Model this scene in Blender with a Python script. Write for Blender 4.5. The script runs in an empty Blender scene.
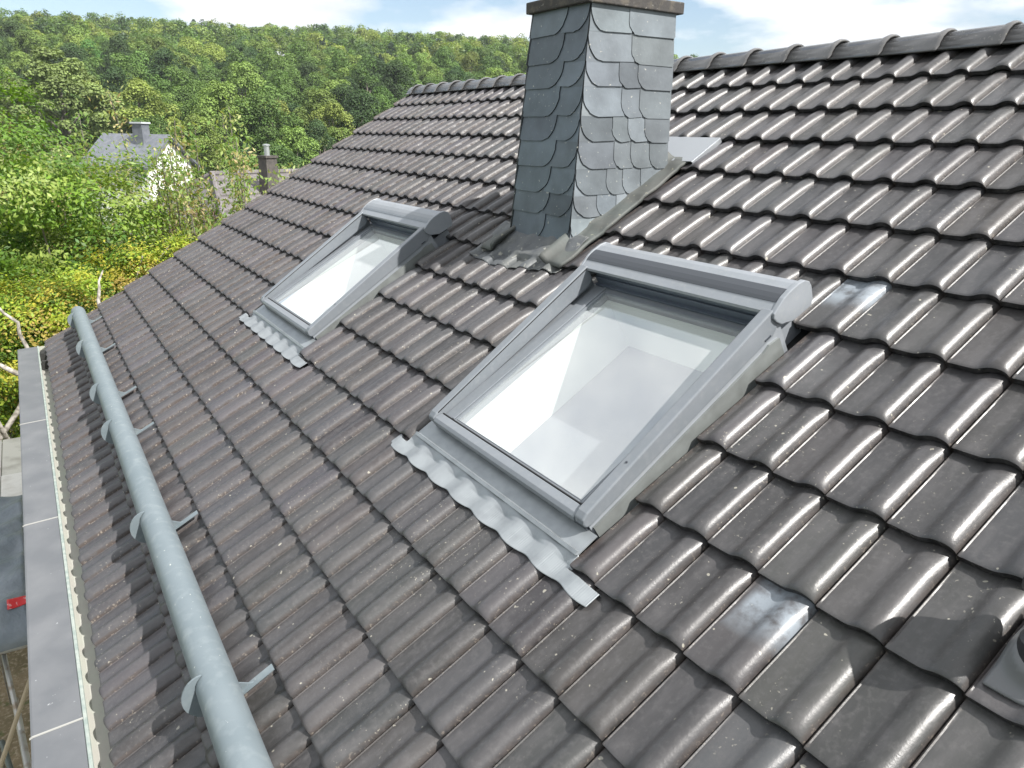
import bpy, math, random
import numpy as np
from mathutils import Matrix, Vector
R_ = math.radians
C = bpy.context.scene.collection
rng = np.random.default_rng(7)
random.seed(7)

# ------------------------------------------------------------ camera
CW = Vector((1.61506, -1.39689, 1.40718))
cam_d = bpy.data.cameras.new('camera'); cam = bpy.data.objects.new('camera', cam_d); C.objects.link(cam)
fx = Vector((0.54211, 0.84011, 0.01831)); fz = -Vector((-0.79350, 0.51897, -0.31785))
fz.normalize(); fx = (fx - fz * fx.dot(fz)).normalized(); fy = fz.cross(fx)
cam.matrix_world = Matrix(((fx.x, fy.x, fz.x, CW.x), (fx.y, fy.y, fz.y, CW.y), (fx.z, fy.z, fz.z, CW.z), (0, 0, 0, 1)))
cam_d.sensor_width = 36; cam_d.lens = 734.9148 / 1024 * 36; cam_d.clip_end = 5000; cam_d.clip_start = .05
bpy.context.scene.camera = cam

# ------------------------------------------------------------ light
SUN = Vector((.97, .42, 1.17)).normalized()
sd = bpy.data.lights.new('sun', 'SUN'); sd.energy = 5.0; sd.angle = R_(.53); sd.color = (1, .965, .92)
sun = bpy.data.objects.new('sun', sd); C.objects.link(sun); sun.rotation_euler = SUN.to_track_quat('Z', 'Y').to_euler()
sun.location = (0, 0, 30)
W = bpy.data.worlds.new('World'); bpy.context.scene.world = W; W.use_nodes = True
nt = W.node_tree; N = nt.nodes; L = nt.links; N.clear()
out = N.new('ShaderNodeOutputWorld'); bg = N.new('ShaderNodeBackground'); sky = N.new('ShaderNodeTexSky')
sky.sky_type = 'NISHITA'; sky.sun_disc = False; sky.sun_elevation = math.asin(SUN.z); sky.sun_rotation = math.atan2(SUN.x, SUN.y)
sky.air_density = 1.0; sky.dust_density = 1.2; sky.ozone_density = 1.0
SKY = .10
tc = N.new('ShaderNodeTexCoord'); sep = N.new('ShaderNodeSeparateXYZ'); L.new(tc.outputs['Generated'], sep.inputs[0])
add = N.new('ShaderNodeMath'); add.operation = 'MAXIMUM'; L.new(sep.outputs[2], add.inputs[0]); add.inputs[1].default_value = 0
ad2 = N.new('ShaderNodeMath'); ad2.operation = 'ADD'; L.new(add.outputs[0], ad2.inputs[0]); ad2.inputs[1].default_value = .22
dv = N.new('ShaderNodeVectorMath'); dv.operation = 'SCALE'; inv = N.new('ShaderNodeMath'); inv.operation = 'DIVIDE'; inv.inputs[0].default_value = 1
L.new(ad2.outputs[0], inv.inputs[1]); L.new(tc.outputs['Generated'], dv.inputs[0]); L.new(inv.outputs[0], dv.inputs['Scale'])
nz = N.new('ShaderNodeTexNoise'); nz.inputs['Scale'].default_value = 1.15; nz.inputs['Detail'].default_value = 9; nz.inputs['Roughness'].default_value = .52
mp = N.new('ShaderNodeMapping'); mp.inputs['Location'].default_value = (3.1, .4, .9); L.new(dv.outputs[0], mp.inputs[0]); L.new(mp.outputs[0], nz.inputs['Vector'])
cr = N.new('ShaderNodeValToRGB'); cr.color_ramp.elements[0].position = .44; cr.color_ramp.elements[1].position = .54
el = N.new('ShaderNodeMapRange'); el.inputs[1].default_value = .16; el.inputs[2].default_value = .42; el.inputs[3].default_value = 0; el.inputs[4].default_value = .12; L.new(sep.outputs[2], el.inputs[0])
ea = N.new('ShaderNodeMath'); ea.operation = 'ADD'; L.new(nz.outputs[0], ea.inputs[0]); L.new(el.outputs[0], ea.inputs[1]); L.new(ea.outputs[0], cr.inputs[0])
sk = N.new('ShaderNodeVectorMath'); sk.operation = 'SCALE'; sk.inputs['Scale'].default_value = SKY; L.new(sky.outputs[0], sk.inputs[0])
nz2 = N.new('ShaderNodeTexNoise'); nz2.inputs['Scale'].default_value = 2.6; nz2.inputs['Detail'].default_value = 6; L.new(mp.outputs[0], nz2.inputs['Vector'])
cc = N.new('ShaderNodeValToRGB'); cc.color_ramp.elements[0].position = .3; cc.color_ramp.elements[0].color = (.52, .55, .585, 1)
cc.color_ramp.elements[1].position = .6; cc.color_ramp.elements[1].color = (.74, .75, .76, 1); L.new(nz2.outputs[0], cc.inputs[0])
mx = N.new('ShaderNodeMix'); mx.data_type = 'RGBA'; L.new(cr.outputs[0], mx.inputs[0]); L.new(sk.outputs[0], mx.inputs[6]); L.new(cc.outputs[0], mx.inputs[7])
L.new(mx.outputs[2], bg.inputs[0]); bg.inputs[1].default_value = 1.0; L.new(bg.outputs[0], out.inputs[0])
vs = bpy.context.scene.view_settings; vs.view_transform = 'Standard'; vs.look = 'None'; vs.exposure = .76; vs.gamma = 1; vs.use_curve_mapping = False
bpy.context.scene.cycles.max_bounces = 8; bpy.context.scene.cycles.transparent_max_bounces = 12

# ------------------------------------------------------------ helpers
TH = R_(31.5); CT, ST = math.cos(TH), math.sin(TH)
STEP = .030; S = .34; TW = .20297; GZ = -6.5
def w3(u, v, n):
    """roof coordinates (along ridge, up slope, off the roof) to world"""
    return (u, v * CT - n * ST, v * ST + n * CT)
def w3a(A):
    A = np.asarray(A, float); return np.stack([A[:, 0], A[:, 1] * CT - A[:, 2] * ST, A[:, 1] * ST + A[:, 2] * CT], 1)
def mesh_np(name, V, F, mat, parent=None, smooth=False, attr=None, origin=None, sharp=None):
    """V (n,3), F (m,4) or list of polygons"""
    me = bpy.data.meshes.new(name)
    V = np.asarray(V, float)
    if origin is None: origin = Vector(parent.matrix_world.translation) if parent else Vector((0, 0, 0))
    V = V - np.array(origin)
    if isinstance(F, np.ndarray):
        k = F.shape[1]; me.vertices.add(len(V)); me.vertices.foreach_set('co', V.ravel())
        me.loops.add(F.size); me.loops.foreach_set('vertex_index', F.ravel().astype(np.int32))
        me.polygons.add(len(F)); me.polygons.foreach_set('loop_start', np.arange(0, F.size, k, dtype=np.int32))
        me.polygons.foreach_set('loop_total', np.full(len(F), k, np.int32)); me.update(calc_edges=True)
    else:
        me.from_pydata(V.tolist(), [], F)
    if smooth: me.polygons.foreach_set('use_smooth', np.ones(len(me.polygons), bool))
    if sharp: me.set_sharp_from_angle(angle=R_(sharp))
    if attr is not None:
        for an, ad in attr.items():
            ad = np.asarray(ad, float)
            a = me.attributes.new(an, 'FLOAT_COLOR', 'POINT'); q = np.ones((len(V), 4)); q[:, :3] = ad; a.data.foreach_set('color', q.ravel())
    if mat is not None: me.materials.append(mat)
    o = bpy.data.objects.new(name, me); C.objects.link(o)
    if parent: o.parent = parent; o.location = Vector(origin) - Vector(parent.matrix_world.translation)
    else: o.location = origin
    bpy.context.view_layer.update() if False else None
    o.matrix_world = Matrix.Translation(origin)
    return o
def tag(o, label=None, cat=None, group=None, kind=None):
    if label: o['label'] = label
    if cat: o['category'] = cat
    if group: o['group'] = group
    if kind: o['kind'] = kind
    return o
def empty(name, loc, label, cat, group=None):
    o = bpy.data.objects.new(name, None); C.objects.link(o); o.location = loc; o.matrix_world = Matrix.Translation(loc)
    return tag(o, label, cat, group)
def sub(parent, o): return o

class MB:
    def __init__(s): s.V = []; s.F = []
    def poly(s, pts, faces):
        b = len(s.V); s.V += [tuple(p) for p in pts]; s.F += [tuple(i + b for i in f) for f in faces]
    def box(s, x0, x1, y0, y1, z0, z1, T=None):
        P = [(x, y, z) for x in (x0, x1) for y in (y0, y1) for z in (z0, z1)]
        if T: P = [T(*p) for p in P]
        s.poly(P, [(0, 1, 3, 2), (4, 6, 7, 5), (0, 4, 5, 1), (2, 3, 7, 6), (0, 2, 6, 4), (1, 5, 7, 3)])
    def extr(s, prof, a0, a1, T):
        """profile list of (b,c), extruded along a"""
        n = len(prof); P = [T(a0, b, c) for b, c in prof] + [T(a1, b, c) for b, c in prof]
        s.poly(P, [tuple(range(n))[::-1], tuple(range(n, 2 * n))] + [(i, (i + 1) % n, n + (i + 1) % n, n + i) for i in range(n)])
    def tube(s, pts, rads, k=8, caps=True):
        pts = [Vector(p) for p in pts]
        if not hasattr(rads, '__len__'): rads = [rads] * len(pts)
        b = len(s.V); up = None
        for i, p in enumerate(pts):
            d = (pts[min(i + 1, len(pts) - 1)] - pts[max(i - 1, 0)]).normalized()
            if up is None: up = Vector((0, 0, 1)) if abs(d.z) < .9 else Vector((1, 0, 0))
            x = up.cross(d).normalized(); y = d.cross(x); up = y
            for j in range(k):
                a = 2 * math.pi * j / k; s.V.append(tuple(p + (x * math.cos(a) + y * math.sin(a)) * rads[i]))
        for i in range(len(pts) - 1):
            for j in range(k): s.F.append((b + i * k + j, b + i * k + (j + 1) % k, b + (i + 1) * k + (j + 1) % k, b + (i + 1) * k + j))
        if caps: s.F.append(tuple(b + j for j in range(k))[::-1]); s.F.append(tuple(b + (len(pts) - 1) * k + j for j in range(k)))
    def build(s, name, mat, parent=None, smooth=False, sharp=None, bevel=0):
        o = mesh_np(name, s.V, s.F, mat, parent, smooth, sharp=sharp)
        if bevel:
            m = o.modifiers.new('bevel', 'BEVEL'); m.width = bevel; m.segments = 2; m.limit_method = 'ANGLE'; m.angle_limit = R_(35)
        return o

def mat(name, base, rough=.6, metal=0., spec=.5, noise=None, bump=None, attr=None, scale_obj=1, coat=0):
    """noise: list of (scale, detail, lo, hi, colour) layers mixed over the base; bump: (scale, strength, distance)"""
    m = bpy.data.materials.new(name); m.use_nodes = True; t = m.node_tree; n = t.nodes; l = t.links
    p = n['Principled BSDF']; p.inputs['Roughness'].default_value = rough; p.inputs['Metallic'].default_value = metal
    p.inputs['Specular IOR Level'].default_value = spec; p.inputs['Coat Weight'].default_value = coat
    tcn = n.new('ShaderNodeTexCoord'); src = tcn.outputs['Object']
    rgb = n.new('ShaderNodeRGB'); rgb.outputs[0].default_value = (*base, 1); col = rgb.outputs[0]
    if attr:
        a = n.new('ShaderNodeAttribute'); a.attribute_name = attr; mm = n.new('ShaderNodeMix'); mm.data_type = 'RGBA'; mm.blend_type = 'MULTIPLY'
        mm.inputs[0].default_value = 1; l.new(col, mm.inputs[6]); l.new(a.outputs['Color'], mm.inputs[7]); col = mm.outputs[2]
    for (sc, det, lo, hi, c2) in (noise or []):
        z = n.new('ShaderNodeTexNoise'); z.inputs['Scale'].default_value = sc; z.inputs['Detail'].default_value = det; l.new(src, z.inputs['Vector'])
        r = n.new('ShaderNodeMapRange'); r.inputs[1].default_value = lo; r.inputs[2].default_value = hi; l.new(z.outputs[0], r.inputs[0])
        mm = n.new('ShaderNodeMix'); mm.data_type = 'RGBA'; l.new(r.outputs[0], mm.inputs[0]); l.new(col, mm.inputs[6]); mm.inputs[7].default_value = (*c2, 1); col = mm.outputs[2]
    l.new(col, p.inputs['Base Color'])
    if bump:
        z = n.new('ShaderNodeTexNoise'); z.inputs['Scale'].default_value = bump[0]; z.inputs['Detail'].default_value = 5; l.new(src, z.inputs['Vector'])
        bm = n.new('ShaderNodeBump'); bm.inputs['Strength'].default_value = bump[1]; bm.inputs['Distance'].default_value = bump[2]; l.new(z.outputs[0], bm.inputs['Height']); l.new(bm.outputs[0], p.inputs['Normal'])
    return m

M_zinc = mat('zinc', (.36, .39, .42), .42, .55, noise=[(9, 4, .4, .7, (.28, .31, .34)), (60, 3, .66, .72, (.55, .57, .58))])
M_cover = mat('painted_grey_aluminium', (.185, .202, .222), .38, .15, noise=[(6, 4, .4, .7, (.17, .188, .205)), (40, 5, .5, .8, (.205, .22, .235))])
M_cover2 = mat('pale_aluminium', (.255, .275, .30), .4, .2, noise=[(8, 4, .45, .75, (.23, .25, .27)), (40, 5, .5, .8, (.28, .295, .31))])
M_stripe = mat('dark_grey_stripe', (.05, .056, .066), .5)
M_dark = mat('anthracite_plastic', (.035, .042, .052), .45)
M_rubber = mat('black_rubber', (.012, .012, .013), .6)
M_flash = mat('ribbed_lead_free_flashing', (.30, .325, .34), .42, .45, noise=[(14, 4, .4, .7, (.24, .26, .275))])
M_flash2 = mat('weathered_side_flashing', (.20, .215, .21), .5, .3, noise=[(10, 4, .4, .7, (.15, .16, .155))])
M_galv = mat('galvanised_steel', (.21, .25, .27), .5, .35, noise=[(5, 5, .3, .7, (.18, .22, .24)), (20, 4, .5, .8, (.26, .30, .315)), (60, 2, .74, .76, (.6, .62, .6))], bump=(30, .15, .002))
M_lead = mat('weathered_lead', (.085, .092, .098), .55, .1, noise=[(5, 5, .42, .7, (.13, .135, .125)), (30, 4, .62, .7, (.28, .28, .25))], bump=(18, .5, .01))
M_moss = mat('weathered_lead_side', (.092, .096, .09), .7, .0, noise=[(7, 5, .42, .6, (.085, .095, .09)), (30, 4, .66, .72, (.30, .29, .22))], bump=(25, .5, .006))
M_cap = mat('dark_concrete', (.05, .046, .043), .8, noise=[(14, 5, .5, .66, (.10, .088, .07)), (45, 4, .66, .72, (.26, .25, .22))], bump=(60, .6, .006))
M_white = mat('white_lining', (.84, .85, .83), .6)
M_panel = mat('grey_board', (.27, .265, .30), .7)
M_render = mat('white_render', (.78, .78, .75), .8, noise=[(2, 4, .5, .8, (.7, .69, .65))])
M_wood = mat('weathered_wood', (.30, .25, .18), .8, noise=[(20, 4, .4, .7, (.2, .16, .11))])
M_bark = mat('pale_bark', (.17, .155, .13), .85, noise=[(12, 4, .4, .6, (.14, .12, .10))])
M_steel = mat('scaffold_steel', (.42, .42, .40), .45, .6, noise=[(12, 4, .5, .7, (.25, .2, .15))])

# tile glaze -------------------------------------------------
def tile_material():
    m = bpy.data.materials.new('engobed_clay_tile'); m.use_nodes = True; t = m.node_tree; n = t.nodes; l = t.links
    p = n['Principled BSDF']
    a = n.new('ShaderNodeAttribute'); a.attribute_name = 'tint'; g = n.new('ShaderNodeAttribute'); g.attribute_name = 'wear'
    gs = n.new('ShaderNodeSeparateColor'); l.new(g.outputs['Color'], gs.inputs[0])
    tcn = n.new('ShaderNodeTexCoord'); src = tcn.outputs['Object']
    def noise(sc, det, rough=.5, vec=None, stretch=None):
        z = n.new('ShaderNodeTexNoise'); z.inputs['Scale'].default_value = sc; z.inputs['Detail'].default_value = det; z.inputs['Roughness'].default_value = rough
        if stretch:
            k = n.new('ShaderNodeMapping'); k.inputs['Rotation'].default_value = (-TH, 0, 0); k.inputs['Scale'].default_value = stretch; l.new(src, k.inputs[0]); l.new(k.outputs[0], z.inputs['Vector'])
        else: l.new(src, z.inputs['Vector'])
        return z.outputs[0]
    def rngn(x, lo, hi, a0=0., a1=1.):
        r = n.new('ShaderNodeMapRange'); r.inputs[1].default_value = lo; r.inputs[2].default_value = hi; r.inputs[3].default_value = a0; r.inputs[4].default_value = a1; l.new(x, r.inputs[0]); return r.outputs[0]
    def mul(x, y):
        k = n.new('ShaderNodeMath'); k.operation = 'MULTIPLY'; l.new(x, k.inputs[0])
        if isinstance(y, float): k.inputs[1].default_value = y
        else: l.new(y, k.inputs[1])
        return k.outputs[0]
    def mix(fac, x, colr):
        k = n.new('ShaderNodeMix'); k.data_type = 'RGBA'; l.new(fac, k.inputs[0]); l.new(x, k.inputs[6])
        if isinstance(colr, tuple): k.inputs[7].default_value = (*colr, 1)
        else: l.new(colr, k.inputs[7])
        return k.outputs[2]
    col = a.outputs['Color']
    # faint streaks along the slope, dull dust, brown dirt by the grooves, pale lichen dots
    col = mix(rngn(noise(9, 4, .6, stretch=(2.2, .35, 1)), .42, .72, 0, .55), col, (.088, .084, .086))
    col = mix(rngn(noise(45, 5, .65), .5, .75, 0, .5), col, (.098, .094, .094))
    dirt = mul(gs.outputs[0], rngn(noise(28, 5, .7, stretch=(1, .5, 1)), .36, .56, 0, .9))
    col = mix(dirt, col, (.050, .036, .029))
    spk = mul(gs.outputs[0], rngn(noise(70, 3, .6), .60, .66))
    col = mix(mul(spk, .5), col, (.36, .31, .25))
    area = rngn(noise(3.1, 3), .50, .62)
    dots = mul(rngn(noise(85, 2, .5), .675, .71), area)
    col = mix(mul(dots, .5), col, (.38, .36, .30))
    dots2 = rngn(noise(34, 1, .4), .775, .79)
    col = mix(mul(dots2, .6), col, (.42, .40, .33))
    # pale patches on two tiles (green channel of wear)
    pale = mul(gs.outputs[1], rngn(noise(14, 5, .6), .30, .55))
    col = mix(pale, col, (.22, .25, .28))
    l.new(col, p.inputs['Base Color'])
    ro = n.new('ShaderNodeMath'); ro.operation = 'ADD'; l.new(rngn(noise(30, 5, .7), .3, .75, .31, .43), ro.inputs[0]); l.new(mul(dirt, .35), ro.inputs[1])
    rb = n.new('ShaderNodeMath'); rb.operation = 'ADD'; l.new(ro.outputs[0], rb.inputs[0]); l.new(mul(gs.outputs[2], .12), rb.inputs[1])
    l.new(rb.outputs[0], p.inputs['Roughness']); p.inputs['Specular IOR Level'].default_value = .62
    bm = n.new('ShaderNodeBump'); bm.inputs['Strength'].default_value = .35; bm.inputs['Distance'].default_value = .002; l.new(noise(130, 5, .7), bm.inputs['Height']); l.new(bm.outputs[0], p.inputs['Normal'])
    return m
M_tile = tile_material()

# ------------------------------------------------------------ the house
HB = Vector((-3, 3.24, GZ))
house = empty('house', HB, 'house with a brown clay tile roof, skylights, slate chimney and galvanised gutter', 'house')

PX = np.array([0, .024, .038, .055, .08, .2, .33, .44, .51, .57, .63, .69, .75, .81, .865, .905, .935, .960, .985, 1.0])
PZ = np.array([-.010, .0045, .0055, .0000, .003, .0022, .0022, .0042, .0090, .0170, .0255, .0315, .0345, .0345, .0310, .0258, .0200, .0130, .0010, -.010])
PXd = np.sort(np.concatenate([PX, (PX[7:17] + PX[8:18]) / 2, [.012, .952]])); 
def prof(x):
    """smooth profile (Catmull-like through cosine blend)"""
    return np.interp(x, PX, PZ)
def spl(x):
    # monotone-ish smoothing by averaging neighbours
    return (prof(np.clip(x - .012, 0, 1)) + 2 * prof(x) + prof(np.clip(x + .012, 0, 1))) / 4
PZd = spl(PXd)
def H(u, v):
    """tile surface height at roof coordinates"""
    fxx = (u / TW) % 1.0; y = (v / S) % 1.0
    return spl(np.asarray(fxx)) - STEP * y
YS = np.array([0, .012, .035, .07, .12, .2, .4, .65, .8, .92, 1.06])
cuts = [(-1.41, -.135, -.05, 1.355), (-4.41, -3.145, -.05, 1.355), (-2.62, -1.79, 1.365, 2.65)]
U0, U1, J0, J1 = -39.1 * TW, 13, -5, 11
def build_tiles():
    Vs, Fs, Ts, Ws = [], [], [], []; nb = 0
    def flush_tile(i, j, x0, x1, yend):
        nonlocal nb
        xs = PXd[(PXd > x0 + .01) & (PXd < x1 - .01)]; xs = np.concatenate([[x0], xs, [x1]])
        ys = YS.copy()
        if yend < 1: ys = np.concatenate([YS[YS < yend], [yend]])
        ju, jn, jt = rng.normal(0, .0012), rng.normal(0, .0014), rng.normal(0, .0026)
        X, Y = np.meshgrid(xs, ys)
        nose = 1 - .30 * np.clip(1 - Y / .12, 0, 1) ** 2 - .38 * np.clip((Y - .72) / .30, 0, 1) ** 1.5
        P = spl(X)
        Z = P * np.where(P > .003, nose, 1) - STEP * Y - .003 * np.clip(1 - Y / .025, 0, 1) ** 2 + jn + jt * (X - .5)
        fr = .012 * np.clip((X - .5) / .5, 0, 1) * np.clip(1 - Y, 0, 1)       # the roll's nose stops a little short
        Uc = (i + X) * TW + ju; Vc = (j + Y) * S + fr * .5
        top = np.stack([Uc, Vc, Z], 2)
        nx, ny = len(xs), len(ys)
        # front face rows (undercut), two rows
        f0 = top[0].copy(); f1 = f0.copy(); f1[:, 2] -= .023; f1[:, 1] += .003
        f2 = f0.copy(); f2[:, 2] -= .018; f2[:, 1] += .05
        # side skirts
        l0 = top[:, 0].copy(); l1 = l0.copy(); l1[:, 2] = l0[:, 2] - .024 if x0 > .02 else l0[:, 2] - .012
        r0 = top[:, -1].copy(); r1 = r0.copy(); r1[:, 2] -= .024 if x1 < .98 else .012
        parts = [top.reshape(-1, 3), f0, f1, f1.copy(), f2, l0, l1, r0, r1]
        V = np.concatenate(parts)
        idx = lambda a, b: a * nx + b
        F = []
        a, b = np.meshgrid(np.arange(ny - 1), np.arange(nx - 1), indexing='ij')
        F.append(np.stack([idx(a, b), idx(a, b + 1), idx(a + 1, b + 1), idx(a + 1, b)], -1).reshape(-1, 4))
        o = nx * ny; k = np.arange(nx - 1)
        F.append(np.stack([o + nx + k, o + nx + k + 1, o + k + 1, o + k], 1))
        o2 = o + 2 * nx
        F.append(np.stack([o2 + nx + k, o2 + nx + k + 1, o2 + k + 1, o2 + k], 1))
        o3 = o + 4 * nx; k = np.arange(ny - 1)
        F.append(np.stack([o3 + k, o3 + k + 1, o3 + ny + k + 1, o3 + ny + k], 1))
        o4 = o3 + 2 * ny
        F.append(np.stack([o4 + ny + k, o4 + ny + k + 1, o4 + k + 1, o4 + k], 1))
        uc = (i + .5) * TW
        # left and lower tiles are browner and duller, the others greyer
        s = np.clip((-uc - 1.0 - (j) * .25) / 3.0, 0, 1)
        base = np.array([.043, .0415, .042]) * (1 - s) + np.array([.052, .0495, .054]) * s
        base = base * (1 + rng.normal(0, .16)) * (1 + np.array([rng.normal(0, .035), 0, rng.normal(0, .035)]))
        T = np.tile(base, (len(V), 1)); 
        fxx = np.concatenate([X.ravel(), xs, xs, xs, xs, np.full(2 * ny, x0), np.full(2 * ny, x1)])
        wear = np.zeros((len(V), 3)); 
        wear[:, 0] = (np.clip((fxx - .945) / .02, 0, 1) + np.clip((.062 - fxx) / .02, 0, 1) * .8) * (.45 + .55 * s)
        if x0 > .02: wear[:, 0] = np.maximum(wear[:, 0], np.clip(1 - (fxx - x0) / .14, 0, 1)); T *= 1.15
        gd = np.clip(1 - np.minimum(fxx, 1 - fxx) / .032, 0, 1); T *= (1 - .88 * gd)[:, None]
        wear[:, 2] = s; T[nx * ny:nx * ny + 4 * nx] *= np.array([.12, .12, .12])  # dirty front edge; shade of the gap under it is in this tint too
        if (i, j) == (0, 1) or False: pass
        yy = np.concatenate([Y.ravel(), np.zeros(4 * nx), ys, ys, ys, ys])
        if (i, j) == (2, 0) : wear[:, 1] = (yy > .45) * (fxx > .1) * .9
        if (i, j) == (-1, 4): wear[:, 1] = (yy > .52) * .95
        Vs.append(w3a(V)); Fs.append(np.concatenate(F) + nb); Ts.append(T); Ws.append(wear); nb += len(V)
    for j in range(J0, J1):
        ye = 1.06 if j < 10 else 1.06
        for i in range(int(math.floor(U0 / TW)), U1):
            u0, u1 = i * TW, (i + 1) * TW; v0, v1 = j * S, (j + 1) * S; vm = (v0 + v1) / 2
            x0, x1 = 0., 1.
            if u0 < U0: x0 = (U0 - u0) / TW
            skip = False
            for (a, b, c, d) in cuts:
                if c < vm < d:
                    if u0 >= a and u1 <= b: skip = True
                    elif u0 < a < u1 and u1 <= b: x1 = (a - u0) / TW
                    elif u0 < b < u1 and u0 >= a: x0 = (b - u0) / TW
            if skip or x1 - x0 < .06: continue
            flush_tile(i, j, x0, x1, 9)
    T = np.concatenate(Ts); Wr = np.concatenate(Ws)
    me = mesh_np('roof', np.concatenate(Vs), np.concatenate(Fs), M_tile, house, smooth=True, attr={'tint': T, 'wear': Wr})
    me.data.set_sharp_from_angle(angle=R_(50))
    return me
roof = build_tiles(); tag(roof, 'brown glossy clay tile roof slope')
# hidden side of the roof, boards under the tiles
b = MB()
def bk(u, v, n):
    x, y, z = w3(u, v, n); return (x, 2 * 3.2375 - y, z)
RV = 3.80
edges_u = [U0 + .02, -4.40, -3.16, -2.55, -1.85, -1.40, -.15, 13 * TW]; edges_v = [-1.69, .16, 1.24, 1.45, 2.6, RV - .01]
for a in range(len(edges_u) - 1):
    for c in range(len(edges_v) - 1):
        um = (edges_u[a] + edges_u[a + 1]) / 2; vm = (edges_v[c] + edges_v[c + 1]) / 2
        if (-1.4 < um < -.15 or -4.4 < um < -3.16) and .16 < vm < 1.24: continue
        if -2.55 < um < -1.85 and 1.45 < vm < 2.6: continue
        b.box(edges_u[a], edges_u[a + 1], edges_v[c], edges_v[c + 1], -.100, -.075, w3)
b.build('roof_underlay', M_rubber, house)
def build_back():
    us = np.arange(U0, 13 * TW, TW / 10); vs_ = []
    for j in range(-5, 11): vs_ += [(j * S, 0), (j * S + .001, 1), (j * S + S - .002, 2)]
    V = []
    for (v, k) in vs_:
        y = {0: 1.0, 1: 0.0, 2: .99}[k]
        z = spl((us / TW) % 1) - STEP * y
        x_, y_, z_ = us, v * CT - z * ST, v * ST + z * CT
        V.append(np.stack([x_, 2 * 3.2375 - y_, z_], 1))
    V = np.concatenate(V); nx = len(us); ny = len(vs_)
    a, c = np.meshgrid(np.arange(ny - 1), np.arange(nx - 1), indexing='ij')
    F = np.stack([a * nx + c, (a + 1) * nx + c, (a + 1) * nx + c + 1, a * nx + c + 1], -1).reshape(-1, 4)
    n = len(V)
    o = mesh_np('roof', V, F, M_tile, house, True, attr={'tint': np.tile([.07, .063, .06], (n, 1)), 'wear': np.zeros((n, 3))}); o.data.set_sharp_from_angle(angle=R_(50))
    tag(o, 'far slope of the brown clay tile roof beyond the ridge')
build_back()

M_ridge = mat('ridge_glaze', (.095, .093, .092), .24, 0, .7, attr='tint', noise=[(60, 4, .6, .72, (.2, .19, .17))], bump=(90, .25, .002))
# ridge tiles ------------------------------------------------
def ridge():
    VV, FF, TT = [], [], []; nb = 0
    cols = []; u = -.566 + .345 * 9
    yc = 3.2375; zc = w3(0, RV, 0)[2] - .02
    while u > U0 - .05:
        u2 = max(u - .375, U0 - .03)
        # outline in the y-z plane: low rounded cap with flat flanks
        yy = np.array([-.126, -.122, -.104, -.098, -.072, -.064, -.040, -.020, 0, .020, .040, .064, .072, .098, .104, .122, .126]); zz = np.array([0, .022, .050, .062, .084, .092, .102, .107, .108, .107, .102, .092, .084, .062, .050, .022, 0]) * .8
        yy = np.concatenate([[-.150], yy, [.150]]); zz = np.concatenate([[-.040], zz - .018, [-.040]])
        stations = [(0, 1.0), (.0005, 1.10), (.010, 1.19), (.022, 1.20), (.032, 1.13), (.040, 1.13), (.052, 1.03), (.375, .97)]
        base = np.array([.105, .105, .106]) * (1 + rng.normal(0, .1)); js = rng.normal(0, .002)
        n0 = nb
        for k, (d, sc) in enumerate(stations):
            uu = u - d if u - d > u2 else u2
            s_y = 1 + (sc - 1) * .35; s_z = sc
            P = np.stack([np.full(len(yy), uu), yc + yy * s_y, zc + js + np.where(zz > -.03, (zz + .018) * s_z - .018 + (0 if k < 7 else -.004), zz)], 1)
            VV.append(P); TT.append(np.tile(base, (len(P), 1))); nb += len(P)
        m = len(yy)
        for k in range(len(stations) - 1):
            q = n0 + k * m + np.arange(m - 1)
            FF.append(np.stack([q, q + 1, q + m + 1, q + m], 1))
        u -= .345
    V = np.concatenate(VV); T = np.concatenate(TT)
    o = mesh_np('ridge_tiles', V, np.concatenate(FF), M_ridge, house, True, attr={'tint': T * 12, 'wear': np.zeros((len(V), 3))}); o.data.set_sharp_from_angle(angle=R_(45))
    s = o.modifiers.new('thickness', 'SOLIDIFY'); s.thickness = .012; s.offset = -1
ridge()
# walls under the roof, verge board, eave
b = MB()
b.box(-7.7, 13 * TW - .3, -1.05, -.85, GZ, -.78); b.box(-7.7, 13 * TW - .3, 7.3, 7.5, GZ, -.78)
zr = w3(0, RV, 0)[2] - .12
for x0, x1 in ((-7.7, -7.5), (13 * TW - .5, 13 * TW - .3)):
    P = [(-1.05, GZ), (7.5, GZ), (7.5, -.80), (3.2375, zr), (-1.05, -.80)]
    b.extr(P, x0, x1, lambda a, y, z: (a, y, z))
b.build('wall', M_render, house)
b = MB()
for sgn in (0, 1):
    P = [(-1.70, -.03), (RV, -.03), (RV, -.17), (-1.62, -.17)]
    f = (lambda a, v, n: w3(a, v, n)) if sgn == 0 else (lambda a, v, n: bk(a, v, n))
    b.extr(P, U0 + .005, U0 + .03, f)
b.build('verge_board', M_wood, house)
b = MB(); b.box(U0 + .03, 2.6, -1.40, -1.37, -1.06, -.955); b.build('fascia_board', M_wood, house)

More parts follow.
